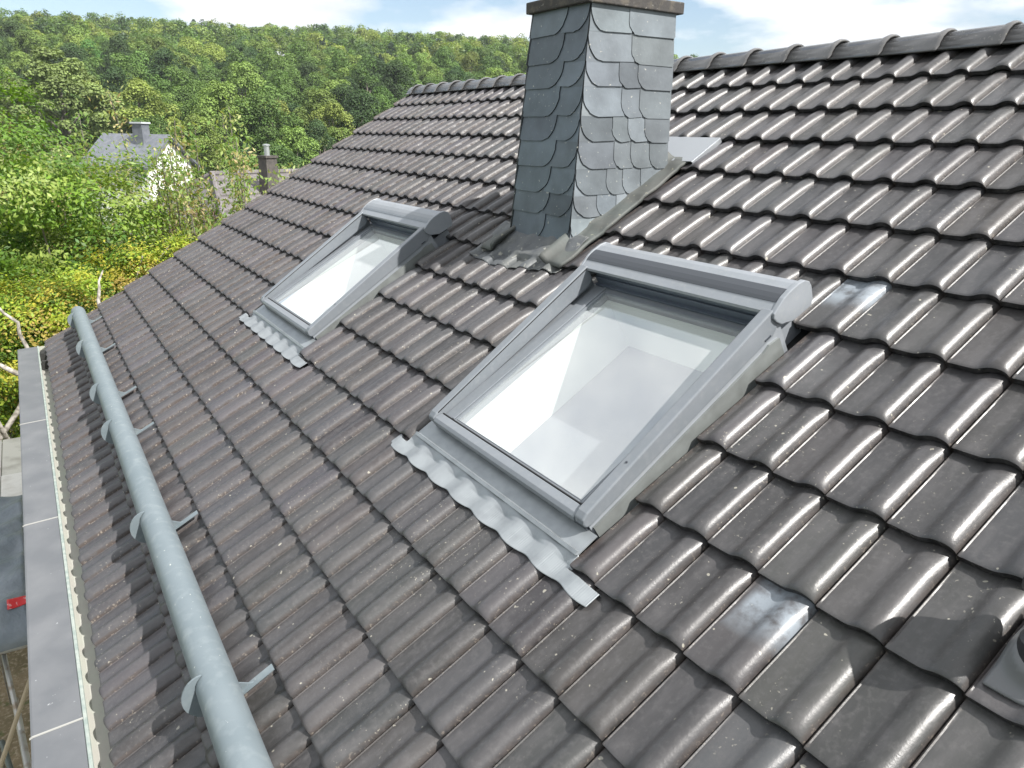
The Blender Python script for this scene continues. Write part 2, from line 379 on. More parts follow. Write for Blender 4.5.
# gutter: trough plus wide flat grey strip outside it
GX0, GX1 = -8.03, 2.7
def gutter():
    Ms = mat('solder', (.33, .33, .31), .5); Md = mat('dead_leaves', (.02, .02, .018), .8)
    T = lambda a, y, z: (a, y, z)
    b = MB()
    P = [(-1.415, -.925), (-1.418, -.99), (-1.45, -1.005), (-1.495, -1.005), (-1.518, -.985), (-1.520, -.943), (-1.530, -.940), (-1.526, -1.0), (-1.495, -1.02), (-1.45, -1.02), (-1.405, -1.0), (-1.405, -.925)]
    b.extr(P, GX0, GX1, T)
    b.box(GX0 - .003, GX0, -1.53, -1.405, -1.02, -.94)
    g = b.build('gutter', mat('gutter_metal', (.42, .41, .37), .5, .2, noise=[(9, 4, .4, .7, (.42, .44, .38))]), house)
    b = MB(); b.tube([(GX0, -1.522, -.938), (GX1, -1.522, -.938)], .009, 8); b.tube([(GX0, -1.425, -.925), (GX1, -1.425, -.925)], .008, 8)
    b.build('gutter_bead', mat('green_grey_zinc', (.30, .36, .33), .5, .3, noise=[(25, 4, .4, .6, (.42, .46, .42))]), g)
    M = mat('flat_zinc_strip', (.115, .122, .132), .55, .1, noise=[(5, 5, .4, .7, (.15, .156, .165)), (38, 3, .72, .76, (.34, .35, .36))])
    b = MB()
    P = [(-1.532, -.936), (-1.532, -.955), (-1.712, -.965), (-1.712, -1.045), (-1.719, -1.045), (-1.719, -.950), (-1.709, -.945)]
    seams = [GX1, .6, -1.42, -3.43, -5.4, GX0]
    for i in range(5): b.extr(P, seams[i + 1] + (.002 if i < 4 else 0), seams[i], T)
    c = b.build('eaves_capping', M, house, bevel=.002); tag(c, 'flat grey zinc strip along the outside of the gutter')
    for s in seams[1:-1]:
        b = MB()
        P2 = [(-1.530, -.932), (-1.712, -.941), (-1.723, -.947), (-1.723, -.951), (-1.709, -.9455), (-1.530, -.9365)]
        b.extr(P2, s - .004, s + .004, T); b.build('solder_seam', Ms, c)
    for x0 in (-7.70, -7.25):
        b = MB()
        b.extr([(-1.515, -.935), (-1.50, -.90), (-1.44, -.90), (-1.42, -.925), (-1.42, -.99), (-1.515, -.99)], x0, x0 + (.16 if x0 < -7.5 else .05), T)
        b.build('leaf_clump', Md, g)
gutter()

# snow guard pipe and brackets ------------------------------
def snow_pipe():
    vc, nc, r = -1.19, .135, .071
    b = MB(); ends = [-7.62, 2.4]
    pts = [w3(-7.62 + k * (2.4 + 7.62) / 20, vc, nc) for k in range(21)]
    b.tube(pts, r, 32)
    p = b.build('snow_guard_pipe', M_galv, house, True, sharp=40); tag(p, 'thick galvanised snow guard pipe above the eaves')
    for k, u in enumerate([-7.35, -6.08, -4.62, -3.72, -2.22, -.80, .55, 2.0]):
        b = MB()
        outer, inner = [], []
        for q in range(19):
            a = R_(-100 - 172 * q / 18 + 0)     # under the pipe, round its downhill side
            a = R_(-90) - R_(175) * q / 18
            t = q / 18
            ro = .0745 + .058 * math.sin(math.pi * t ** .8) ** .9
            outer.append((vc + ro * math.cos(a), nc + ro * math.sin(a))); inner.append((vc + .0735 * math.cos(a), nc + .0735 * math.sin(a)))
        b.extr(outer + inner[::-1], u - .004, u + .004, w3)
        # foot: gusset plate and strap that runs up under the next course
        b.extr([(vc - .075, .030), (vc + .10, .017), (vc + .075, .034), (vc + .048, nc - .058), (vc - .02, nc - .075)], u - .0035, u + .0035, w3)
        b.extr([(-1.26, .032), (-1.02, .016), (-1.02, .020), (-1.26, .036)], u - .018, u + .018, w3)
        b.build('bracket', M_galv, p)
snow_pipe()

# skylights ---------------------------------------------------
def glass_mat():
    m = bpy.data.materials.new('window_glass'); m.use_nodes = True; t = m.node_tree; n = t.nodes; l = t.links; n.clear()
    o = n.new('ShaderNodeOutputMaterial'); tr = n.new('ShaderNodeBsdfTransparent'); tr.inputs[0].default_value = (.92, .98, .95, 1)
    gl = n.new('ShaderNodeBsdfGlossy'); gl.inputs[1].default_value = .02; gl.inputs[0].default_value = (.95, 1, 1, 1)
    fr = n.new('ShaderNodeLayerWeight'); fr.inputs[0].default_value = .5; pw = n.new('ShaderNodeMath'); pw.operation = 'POWER'; pw.inputs[1].default_value = 3.2; l.new(fr.outputs['Facing'], pw.inputs[0])
    m1 = n.new('ShaderNodeMath'); m1.operation = 'MULTIPLY_ADD'; m1.inputs[1].default_value = .7; m1.inputs[2].default_value = .27; m1.use_clamp = True; l.new(pw.outputs[0], m1.inputs[0])
    mx = n.new('ShaderNodeMixShader'); l.new(m1.outputs[0], mx.inputs[0]); l.new(tr.outputs[0], mx.inputs[1]); l.new(gl.outputs[0], mx.inputs[2])
    df = n.new('ShaderNodeBsdfDiffuse'); df.inputs[0].default_value = (.86, .87, .88, 1); tcn = n.new('ShaderNodeTexCoord'); z = n.new('ShaderNodeTexNoise'); z.inputs['Scale'].default_value = 2.5; z.inputs['Detail'].default_value = 2; l.new(tcn.outputs['Object'], z.inputs['Vector'])
    rr = n.new('ShaderNodeMapRange'); rr.inputs[1].default_value = .3; rr.inputs[2].default_value = .7; rr.inputs[3].default_value = .19; rr.inputs[4].default_value = .22; l.new(z.outputs[0], rr.inputs[0])
    m2 = n.new('ShaderNodeMixShader'); l.new(rr.outputs[0], m2.inputs[0]); l.new(mx.outputs[0], m2.inputs[1]); l.new(df.outputs[0], m2.inputs[2]); l.new(m2.outputs[0], o.inputs[0])
    return m
M_glass = glass_mat()
def skylight(du, label, stripe):
    M_screw = M_dark
    uL, uR = -1.362 + du, -.162 + du
    T = w3
    # frame body (low sides and bottom, tray shaped)
    b = MB()
    for (a0, a1) in ((uL + .012, uL + .055), (uR - .055, uR - .012)): b.box(a0, a1, .14, 1.25, -.09, .045, T)
    b.box(uL + .055, uR - .055, .14, .19, -.09, .042, T); b.box(uL + .055, uR - .055, 1.24, 1.40, -.09, .04, T)
    fr = b.build('skylight', M_cover2, house, bevel=.003); tag(fr, label)
    # sash round the glass
    b = MB(); gl, gr, gb, gt = uL + .150, uR - .105, .205, 1.205
    b.box(uL + .056, gl, .192, 1.238, .0, .052, T); b.box(gr, uR - .056, .192, 1.238, .0, .052, T)
    b.box(gl, gr, .192, gb, .0, .050, T); b.box(gl, gr, gt, 1.238, .0, .050, T)
    b.box(gl - .03, gl - .012, .196, 1.236, .052, .058, T); b.box(gr + .012, gr + .03, .196, 1.236, .052, .058, T)
    b.build('sash', M_cover, fr, bevel=.002)
    b = MB()
    g2 = .003
    b.box(gl, gl + g2, gb, gt, .03, .0515, T); b.box(gr - g2, gr, gb, gt, .03, .0515, T); b.box(gl + g2, gr - g2, gb, gb + g2, .03, .0515, T); b.box(gl + g2, gr - g2, gt - g2, gt, .03, .0515, T)
    b.build('gasket', M_cover, fr)
    b = MB(); b.poly([T(gl + g2, gb + g2, .040), T(gr - g2, gb + g2, .040), T(gr - g2, gt - g2, .040), T(gl + g2, gt - g2, .040)], [(0, 1, 2, 3)])
    b.build('pane', M_glass, fr)
    # reveal and board at its foot
    d = -.31; b = MB()
    b.box(gl - .012, gl, gb - .01, gt + .03, d, -.001, T); b.box(gr, gr + .012, gb - .01, gt + .03, d, -.001, T)
    b.box(gl, gr, gb - .012, gb, d, -.001, T); b.box(gl, gr, gt, gt + .012, d, -.001, T)
    b.build('reveal', M_white, fr)
    b = MB(); b.box(gl - .012, gr + .012, gb - .012, gt + .012, d - .012, d - .001, T); b.build('inner_board', M_panel, fr)
    # wedge side rails: low at the foot, high at the shutter box
    for a0, a1, s in ((uL, uL + .052, 1), (uR - .052, uR, -1)):
        b = MB()
        P = [(.150, .030), (.132, .040), (.126, .058), (.133, .078), (.160, .090), (.30, .102), (1.235, .178), (1.235, .098), (1.20, .075)]
        b.extr(P, a0, a1, T)
        rl = b.build('side_rail', M_cover, fr, bevel=.006)
        b = MB()
        ax = a1 - .004 if s == 1 else a0 - .0015
        b.extr([(.17, .083), (1.23, .164), (1.23, .169), (.17, .088)], ax, ax + .0055, T)
        b.build('seal_strip', M_rubber, rl)
    # outer side cladding below the rails
    for a0, a1 in ((uL + .004, uL + .012), (uR - .012, uR - .004)):
        b = MB(); b.extr([(.145, -.05), (.145, .045), (1.22, .125), (1.25, .12), (1.25, -.05)], a0, a1, T); b.build('side_cladding', M_cover2, fr)
    for a0, a1 in ((uL - .012, uL + .004), (uR - .004, uR + .006)):
        b = MB(); b.extr([(.155, -.05), (.155, .018), (1.12, .050), (1.16, .06), (1.22, .05), (1.22, -.05)], a0, a1, T); b.build('side_cladding', M_flash2, fr)
    # bottom rail, front lip
    b = MB()
    b.extr([(.128, .045), (.122, .056), (.128, .070), (.145, .078), (.182, .070), (.186, .060), (.186, .045)], uL + .053, uR - .053, T)
    b.build('bottom_rail', M_cover, fr, bevel=.002)
    b = MB(); b.extr([(.134, .014), (.132, .040), (.134, .046), (.138, .046), (.150, .043), (.150, .014)], uL + .012, uR - .012, T); b.build('bottom_rail', M_dark, fr, bevel=0)  # dark lower piece: shadow gap under the rail put into its colour
    b = MB(); b.extr([(.1865, .05), (.1865, .068), (.191, .068), (.191, .05)], uL + .056, uR - .056, T); b.build('gasket', M_rubber, fr)
    # shutter box
    A = [(1.222, .158), (1.226, .170), (1.285, .187), (1.310, .192), (1.385, .190), (1.415, .181), (1.437, .160), (1.442, .135), (1.430, .085), (1.415, .060)]
    b = MB()
    b.extr([(1.222, .158), (1.226, .170), (1.262, .178), (1.266, .1748), (1.23, .1655), (1.226, .158)], uL + .006, uR - .010, T)
    b.extr([(1.262, .178), (1.285, .187), (1.310, .192), (1.385, .190), (1.415, .181), (1.437, .160), (1.442, .135), (1.430, .085), (1.415, .060), (1.410, .06), (1.43, .13), (1.41, .172), (1.38, .180), (1.31, .182), (1.266, .1748)], uL + .006, uR - .010, T)
    sb = b.build('shutter_box', M_cover2 if stripe else M_cover2, fr)
    b = MB()
    b.extr([(1.272, .184), (1.287, .1895), (1.310, .1945), (1.345, .1940), (1.345, .1912), (1.31, .1915), (1.287, .1865), (1.272, .181)], uL + .010, uR - .016, T)
    st = b.build('solar_strip', M_stripe if stripe else M_cover, fr)
    for a0, a1, nm in ((uL - .006, uL + .008, 'end_cap'), (uR - .012, uR + .012, 'end_cap')):
        b = MB()
        P = [(1.214, .150), (1.222, .170), (1.250, .180), (1.290, .194), (1.33, .199), (1.385, .197), (1.42, .187), (1.442, .165), (1.447, .14), (1.437, .085), (1.42, .062), (1.36, .066), (1.30, .072), (1.27, .090), (1.245, .10), (1.225, .125)]
        b.extr(P, a0, a1, T); b.build(nm, M_cover2, fr, bevel=.004)
    b = MB()   # dark inside of the box with the rolled slats
    b.box(uL + .053, uR - .053, 1.36, 1.40, .04, .175, T); b.box(uL + .053, uR - .053, 1.262, 1.37, .166, .170, T)
    b.box(uL + .053, uR - .053, 1.24, 1.36, .041, .048, T)
    b.build('box_lining', M_dark, fr)
    b = MB(); b.tube([T(uL + .06, 1.305, .105), T(uR - .06, 1.305, .105)], .048, 16); b.box(uL + .054, uR - .054, 1.232, 1.262, .054, .066, T); b.box(uL + .054, uR - .054, 1.250, 1.262, .066, .100, T)
    b.build('rolled_shutter', mat('shutter_slats', (.10, .12, .15), .4, .3), fr)
    for (vv, nn) in ((.40, .112), (.80, .140), (1.14, .166)):
        b = MB(); b.tube([T(uR - .026, vv, nn - .004), T(uR - .026, vv, nn + .0015)], .0045, 8); b.build('screw', M_screw, fr)
    b = MB(); b.box(uR - .0005, uR + .003, 1.15, 1.185, .085, .092, T); b.build('slot', M_dark, fr)
    # flashing tray and ribbed apron moulded over the course below
    b = MB()
    b.box(uL - .045, uR + .035, .040, .14, .008, .013, T); b.extr([(.036, .013), (.036, .018), (.050, .024), (.056, .013)], uL - .045, uR + .03, T)
    b.box(uL - .05, uL - .012, .14, 1.36, -.03, -.026, T); b.box(uR + .006, uR + .045, .14, 1.20, -.054, -.050, T)
    b.build('flashing_tray', M_flash, fr)
    us = np.arange(uL - .155, uR + .205, .003); vs_ = np.concatenate([[.047], np.arange(.042, -.080, -.004)])
    X, Y = np.meshgrid(us, vs_)
    sm = sum(spl(((X + o_) / TW) % 1.0) for o_ in np.linspace(-.05, .05, 11)) / 11 + .006
    zz = np.maximum(sm, spl((X / TW) % 1.0)) * .3 + sm * .7 - STEP * np.where(Y > 0, 0, (Y / S) % 1.0) + .008
    zz = np.where(Y > 0, zz - STEP, zz)
    k = np.clip((Y - .0) / .045, 0, 1) ** .7; zz = zz * (1 - k) + k * (.006 + .0)
    zz = np.where((Y > -.012) & (X > uR + .03), -.06, zz); zz = np.where((Y > -.012) & (X < uL - .07), -.05, zz)
    rib = np.where(Y < .02, .0009 * np.sin(X * 2 * math.pi / .0085), 0)
    ysh = Y - .008 * np.sin(X * 2 * math.pi / TW + 2.2) * np.clip(-Y / .09, 0, 1) * 1.0 + .01 * (X < uL - .12)
    P = w3a(np.stack([X.ravel(), ysh.ravel(), (zz + rib).ravel()], 1)); nx = len(us); ny = len(vs_)
    a, c = np.meshgrid(np.arange(ny - 1), np.arange(nx - 1), indexing='ij')
    F = np.stack([a * nx + c, (a + 1) * nx + c, (a + 1) * nx + c + 1, a * nx + c + 1], -1).reshape(-1, 4)
    o = mesh_np('apron_flashing', P, F, M_flash, fr, True); s = o.modifiers.new('thickness', 'SOLIDIFY'); s.thickness = .0025
    tag(o, 'corrugated pale metal apron below the window')
skylight(0, 'large near skylight with grey shutter box, lower right of the chimney', True)
skylight(-3.0, 'far skylight with grey shutter box, left of the chimney', False)

# chimney -------------------------------------------------------
M_slate = mat('slate', (1, 1, 1), .5, 0, .5, attr='tint', noise=[], bump=(40, .35, .004))
def slate_extra():
    t = M_slate.node_tree; n = t.nodes; l = t.links; p = n['Principled BSDF']; lk = p.inputs['Base Color'].links[0].from_socket
    tcn = n.new('ShaderNodeTexCoord'); z = n.new('ShaderNodeTexNoise'); z.inputs['Scale'].default_value = 6; z.inputs['Detail'].default_value = 6; l.new(tcn.outputs['Object'], z.inputs['Vector'])
    r = n.new('ShaderNodeMapRange'); r.inputs[1].default_value = .3; r.inputs[2].default_value = .7; r.inputs[3].default_value = .78; r.inputs[4].default_value = 1.25; l.new(z.outputs[0], r.inputs[0])
    v = n.new('ShaderNodeVectorMath'); v.operation = 'SCALE'; l.new(lk, v.inputs[0]); l.new(r.outputs[0], v.inputs['Scale'])
    z2 = n.new('ShaderNodeTexNoise'); z2.inputs['Scale'].default_value = 55; z2.inputs['Detail'].default_value = 3; l.new(tcn.outputs['Object'], z2.inputs['Vector'])
    r2 = n.new('ShaderNodeMapRange'); r2.inputs[1].default_value = .69; r2.inputs[2].default_value = .73; l.new(z2.outputs[0], r2.inputs[0])
    k = n.new('ShaderNodeMix'); k.data_type = 'RGBA'; l.new(r2.outputs[0], k.inputs[0]); l.new(v.outputs[0], k.inputs[6]); k.inputs[7].default_value = (.36, .36, .33, 1)
    l.new(k.outputs[2], p.inputs['Base Color'])
slate_extra()
def chimney():
    zb, zt = .45, 2.105
    def ft(z): return (z - .8) / (2.11 - .8)
    XL = lambda z: -2.535 + .125 * ft(z); XR = lambda z: -1.925 + .045 * ft(z)
    YF = lambda z: 1.305 + .05 * ft(z); YB = lambda z: 2.045 - .07 * ft(z)
    ins = .02
    b = MB(); P = []
    for z in (zb, zt): P += [(XL(z) + ins, YF(z) + ins, z), (XR(z) - ins, YF(z) + ins, z), (XR(z) - ins, YB(z) - ins, z), (XL(z) + ins, YB(z) - ins, z)]
    b.poly(P, [(0, 1, 5, 4), (1, 2, 6, 5), (2, 3, 7, 6), (3, 0, 4, 7), (4, 5, 6, 7)])
    ch = b.build('chimney', M_dark, house); tag(ch, 'square chimney clad in grey scalloped slates')
    VV, FF, TT = [], [], []
    def slate(face, s0, s1, z0, z1, layer, rl, rr, over=.035, c=None):
        """shield shaped slate: rl, rr corner radii at lower left and right (seen from outside)"""
        n = 9; pts = []
        z_t = z1 + over
        def sx(z, s): return s
        # bottom right corner
        dip = .006
        if rl > 0:
            for k in range(n + 1):
                a = math.pi / 2 * k / n; pts.append((s0 + rl * (1 - math.cos(a)) if True else 0, z0 + rl * .95 * (1 - math.sin(a))))
        else: pts.append((s0, z0 + dip))
        if rr > 0:
            for k in range(n + 1):
                a = math.pi / 2 * (1 - k / n); pts.append((s1 - rr * (1 - math.cos(a)), z0 + rr * .95 * (1 - math.sin(a))))
        else: pts.append((s1, z0 + dip))
        pts += [(s1, z_t), (s0, z_t)]
        pts = [(p[0] + rng.normal(0, .0018), p[1] + rng.normal(0, .0018)) for p in pts]
        th = .011
        def pos(s, z, d):
            t = (z_t - z) / max(z_t - z0, .01); off = -.008 + .009 * t + layer + d
            if face == 'F': return (XL(z) + s * (XR(z) - XL(z)), YF(z) - off, z)
            if face == 'R': return (XR(z) + off, YF(z) + s * (YB(z) - YF(z)), z)
            if face == 'B': return (XR(z) - s * (XR(z) - XL(z)), YB(z) + off, z)
            return (XL(z) - off, YB(z) - s * (YB(z) - YF(z)), z)
        # convert s in metres to fraction
        Wd = .58 if face in 'FB' else .74
        Q = [pos(p[0] / Wd, p[1], th) for p in pts] * 2 + [pos(p[0] / Wd, p[1], -.002) for p in pts]
        m = len(pts); nb = len(VV)
        VV.extend(Q); FF.append(tuple(nb + i for i in range(m))); FF.append(tuple(nb + 2 * m + i for i in range(m))[::-1])
        for i in range(m): FF.append((nb + m + i, nb + 2 * m + i, nb + 2 * m + (i + 1) % m, nb + m + (i + 1) % m))
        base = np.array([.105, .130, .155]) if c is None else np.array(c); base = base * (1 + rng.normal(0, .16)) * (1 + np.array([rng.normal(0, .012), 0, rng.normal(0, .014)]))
        TT.extend([base] * m + [base * .12] * (2 * m))  # edges tinted dark: shadow lines between the slates put into colour
    zs = np.linspace(2.12, .66, 11) + np.concatenate([[0], rng.normal(0, .006, 10)]); h = zs[0] - zs[1]
    Rdiv = [[.0, .32, .74], [.0, .36, .74], [.0, .27, .43, .74], [.0, .31, .46, .74], [.0, .25, .38, .52, .74], [.0, .28, .42, .58, .74], [.0, .24, .37, .52, .74], [.0, .18, .33, .50, .74], [.0, .20, .40, .74], [.0, .25, .5, .74]]
    Fdiv = [.37, .36, .38, .37, .36, .38, .35, .36, .34, .35]
    for k in range(10):
        z1, z0 = zs[k], zs[k + 1]; e = -.0
        d = Fdiv[k]
        slate('F', d - .05, .580, z0, z1, .002, 0, .13)
        slate('F', d + .02, .580, z0 - .010, z1, -.004, 0, 0)
        slate('F', -.004, d, z0, z1, .0085, .02, .13)
        dv = Rdiv[k]
        for i in range(len(dv) - 1)[::1]:
            s0, s1 = dv[i], dv[i + 1]
            slate('R', s0 - (.002 if i == 0 else 0), s1 + (.03 if i < len(dv) - 2 else .003), z0 + .0, z1, .002 + .0035 * i, .13 if i == 0 else .085, 0.02 if i == len(dv) - 2 else 0, c=(.150, .170, .185))  # lighter tint than the other faces: sunlight on this side put into colour
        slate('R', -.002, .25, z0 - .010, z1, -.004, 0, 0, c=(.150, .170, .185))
        for fc, wd in (('B', .58), ('L', .74)):
            for i in range(3): slate(fc, wd * i / 3, wd * (i + 1) / 3 + .02, z0, z1, .002 + .003 * i, .05, 0)
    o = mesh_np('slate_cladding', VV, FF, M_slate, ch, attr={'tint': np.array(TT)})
    # cover slab
    b = MB(); b.box(-2.455, -1.850, 1.312, 2.022, 2.108, 2.172); o = b.build('cover_slab', M_cap, ch, bevel=.006)
    b = MB(); b.box(-2.40, -1.895, 1.365, 1.96, 2.09, 2.1075); b.build('slab_bedding', M_dark, ch)
    # lead: apron in front draped over the tiles, side strip, back gutter
    us = np.arange(-2.70, -1.78, .012); vs_ = np.arange(1.60, 1.235, -.012)
    X, Y = np.meshgrid(us, vs_); Z = spl((X / TW) % 1) - STEP * ((Y / S) % 1) + .008
    Z = np.where(Y > 1.355, np.maximum(Z, .0) * .25 + .012 + .02 * np.clip((Y - 1.45) / .1, 0, 1), Z) + .003 * np.sin(X * 37) * np.cos(Y * 51)
    edge = .015 * np.sin(X * 9 + 1) + .008 * np.sin(X * 31)
    Y2 = Y + edge * np.clip((1.42 - Y) / .15, 0, 1) + .06 * np.clip((X + 2.1) / .3, 0, 1) * np.clip((1.45 - Y) / .2, 0, 1)
    P = w3a(np.stack([X.ravel(), Y2.ravel(), Z.ravel()], 1)); nx, ny = len(us), len(vs_)
    a, c = np.meshgrid(np.arange(ny - 1), np.arange(nx - 1), indexing='ij')
    F = np.stack([a * nx + c, (a + 1) * nx + c, (a + 1) * nx + c + 1, a * nx + c + 1], -1).reshape(-1, 4)
    o = mesh_np('lead_apron', P, F, M_lead, ch, True); s = o.modifiers.new('thickness', 'SOLIDIFY'); s.thickness = .003
    for nm, ua, ub, sg in (('side_flashing', -1.945, -1.772, 1), ('side_flashing', -2.66, -2.50, -1)):
        us = np.linspace(ua, ub, 14); vs_ = np.arange(1.33, 2.50, .03); X, Y = np.meshgrid(us, vs_)
        t = (X - ua) / (ub - ua); t = t if sg == 1 else 1 - t
        Z = .028 + .045 * np.clip(1 - t / .35, 0, 1) ** 2 - .004 * t - .012 * ((Y / S) % 1) + .003 * np.sin(Y * 23 + X * 40)
        Xj = X + np.where(t > .9, .010 * np.sin(Y * 18.5), 0)
        P = w3a(np.stack([Xj.ravel(), Y.ravel(), Z.ravel()], 1)); nx, ny = len(us), len(vs_)
        a, c = np.meshgrid(np.arange(ny - 1), np.arange(nx - 1), indexing='ij')
        F = np.stack([a * nx + c, a * nx + c + 1, (a + 1) * nx + c + 1, (a + 1) * nx + c], -1).reshape(-1, 4)
        o = mesh_np(nm, P, F, M_moss, ch, True); s = o.modifiers.new('thickness', 'SOLIDIFY'); s.thickness = .02; s.offset = -1
    b = MB(); b.box(-2.02, -1.72, 2.43, 2.70, .020, .024, w3); b.box(-1.723, -1.717, 2.43, 2.70, -.01, .020, w3)
    b.box(-2.62, -2.02, 2.46, 2.72, .010, .014, w3)
    o = b.build('back_flashing', mat('bright_zinc', (.38, .40, .42), .4, .5), ch); tag(o, 'bright bare metal sheet behind the chimney')
chimney()

# vent at the lower right ---------------------------------------
def vent():
    M = mat('black_plastic', (.022, .023, .026), .35)
    uc, vc = 1.12, .505; c0 = Vector(w3(uc, vc, 0)); b = MB()
    b.tube([c0 + Vector((0, 0, z)) for z in (-.02, .06, .065, .19)], [.078, .070, .062, .062], 28)
    b.tube([c0 + Vector((0, 0, z)) for z in (.185, .19, .25, .262, .268)], [.05, .092, .092, .075, .01], 28)
    o = b.build('vent_pipe', M, house, True, sharp=35); tag(o, 'black vent pipe at the right edge of the roof')
    us = np.linspace(-.125, .125, 21); P = []; nx = 21
    X, Y = np.meshgrid(np.linspace(uc - .085, uc + .13, 25), np.linspace(vc - .12, vc + .13, 25))
    r = np.hypot(X - uc, (Y - vc))
    Z = np.maximum(spl((X / TW) % 1) - STEP * ((Y / S) % 1), 0) * .4 + .010 + .045 * np.clip((.115 - r) / .05, 0, 1) ** 2
    P = w3a(np.stack([X.ravel(), Y.ravel(), Z.ravel()], 1)); nx = ny = 25
    a, c = np.meshgrid(np.arange(ny - 1), np.arange(nx - 1), indexing='ij')
    F = np.stack([a * nx + c, a * nx + c + 1, (a + 1) * nx + c + 1, (a + 1) * nx + c], -1).reshape(-1, 4)
    q = mesh_np('vent_base', P, F, mat('grey_vent_base', (.13, .135, .14), .4), o, True); s = q.modifiers.new('thickness', 'SOLIDIFY'); s.thickness = .01; s.offset = -1
vent()

#ENV
# ------------------------------------------------------------ terrain
def az(px):   # azimuth (radians, from -X towards +Y) seen by the camera for an image column near the horizon
    return math.atan2(.574 + .84011 * (px - 512) / 735, .890 - .54211 * (px - 512) / 735)
def gz(x, y):
    dx, dy = x - 1.6, y + 1.4; D = math.hypot(dx, dy); ph = math.degrees(math.atan2(dy, -dx))
    z = GZ - 3.0 * min(max((D - 28) / 30, 0), 1)
    c = np.interp(ph, [-180, -60, -10, 0, 20, 33, 45, 60, 80, 180], [10, 20, 49, 51, 54, 52, 43, 30, 15, 10])
    t = min(max((D - 95) / 385, 0), 1); t = t * t * (3 - 2 * t) * .35 + t * .65
    z += c * t + min(max((D - 480) / 500, 0), 1) * 3
    z += .5 * math.sin(x * .05 + 1) * math.cos(y * .043) * min(D / 80, 1)
    return z
def P_at(ph, D): return (1.6 - D * math.cos(ph), -1.4 + D * math.sin(ph))
def terrain():
    rs = [0, 4, 8, 12, 16, 20, 26, 32, 40, 50, 60, 72, 85, 100, 115, 130, 150, 170, 190, 210, 232, 260, 300, 340, 380, 420, 460, 500, 600, 900, 1500, 3000]
    K = 120; V, F = [], []
    for r in rs:
        for k in range(K):
            x, y = P_at(2 * math.pi * k / K, r); V.append((x, y, gz(x, y)))
    for i in range(len(rs) - 1):
        for k in range(K):
            if i == 0 and False: continue
            F.append((i * K + k, (i + 1) * K + k, (i + 1) * K + (k + 1) % K, i * K + (k + 1) % K))
    M = mat('meadow_soil', (.055, .075, .022), .95, 0, .2, noise=[(.35, 6, .45, .62, (.09, .072, .04)), (2.5, 6, .45, .7, (.035, .055, .018))])
    tag(mesh_np('ground', V, F, M, None, True, origin=Vector((0, 0, 0))), kind='structure')
    b = MB(); b.box(-26, 6, -14, -1.05, GZ, GZ + .03)
    V, F = [], []
    nx, ny = 60, 30
    for i in range(nx + 1):
        for j in range(ny + 1):
            x = -14 + 20 * i / nx; y = -8 + 6.9 * j / ny; V.append((x, y, GZ + .10 + .03 * math.sin(x * 3.1 + y) * math.cos(y * 2.7)))
    for i in range(nx):
        for j in range(ny): a = i * (ny + 1) + j; F.append((a, a + ny + 1, a + ny + 2, a + 1))
    tag(mesh_np('bare_soil', V, F, mat('dry_soil', (.19, .145, .085), .95, noise=[(1.3, 6, .4, .6, (.12, .095, .05)), (6, 6, .55, .7, (.08, .09, .03)), (20, 4, .5, .7, (.28, .23, .16))], bump=(8, .7, .06)), None, True, origin=Vector((0, 0, 0))), kind='structure')
terrain()

# ------------------------------------------------------------ foliage
def leaf_mat(name, trans=.35, rough=.5, hue_obj=False):
    m = bpy.data.materials.new(name); m.use_nodes = True; t = m.node_tree; n = t.nodes; l = t.links; n.clear()
    o = n.new('ShaderNodeOutputMaterial'); a = n.new('ShaderNodeAttribute'); a.attribute_name = 'leafcol'; col = a.outputs['Color']
    if hue_obj:
        oi = n.new('ShaderNodeObjectInfo'); mm = n.new('ShaderNodeMix'); mm.data_type = 'RGBA'; mm.blend_type = 'MULTIPLY'; mm.inputs[0].default_value = 1
        l.new(col, mm.inputs[6]); l.new(oi.outputs['Color'], mm.inputs[7]); col = mm.outputs[2]
    d = n.new('ShaderNodeBsdfPrincipled'); d.inputs['Roughness'].default_value = rough; d.inputs['Specular IOR Level'].default_value = .35; l.new(col, d.inputs['Base Color'])
    tr = n.new('ShaderNodeBsdfTranslucent'); br = n.new('ShaderNodeMix'); br.data_type = 'RGBA'; br.blend_type = 'MULTIPLY'; br.inputs[0].default_value = 1; l.new(col, br.inputs[6]); br.inputs[7].default_value = (1.5, 1.6, .7, 1); l.new(br.outputs[2], tr.inputs[0])
    mx = n.new('ShaderNodeMixShader'); mx.inputs[0].default_value = trans; l.new(d.outputs[0], mx.inputs[1]); l.new(tr.outputs[0], mx.inputs[2]); l.new(mx.outputs[0], o.inputs[0])
    return m
M_leaf = leaf_mat('leaves'); M_hill = leaf_mat('wood_leaves', .2, .7, True)
def leaves(Cn, size, cols, tilt=.7, aspect=.5, droop=0, outw=None):
    """diamond leaves at centres Cn; returns V, F, colours"""
    n = len(Cn); nrm = rng.normal(0, 1, (n, 3)); nrm[:, 2] = np.abs(nrm[:, 2]) + tilt; nrm = nrm if outw is None else nrm * .42 + outw; nrm /= np.linalg.norm(nrm, axis=1)[:, None]
    d = rng.normal(0, 1, (n, 3)); d[:, 2] -= droop; d -= nrm * (d * nrm).sum(1)[:, None]; d /= np.linalg.norm(d, axis=1)[:, None]; e = np.cross(nrm, d)
    s = size * rng.uniform(.6, 1.3, n)[:, None]
    V = np.stack([Cn - d * s, Cn + e * s * aspect, Cn + d * s, Cn - e * s * aspect], 1).reshape(-1, 3)
    return V, np.arange(4 * n).reshape(-1, 4), np.repeat(cols, 4, axis=0)
def ball(n):
    v = rng.normal(0, 1, (n, 3)); return v / np.linalg.norm(v, axis=1)[:, None]

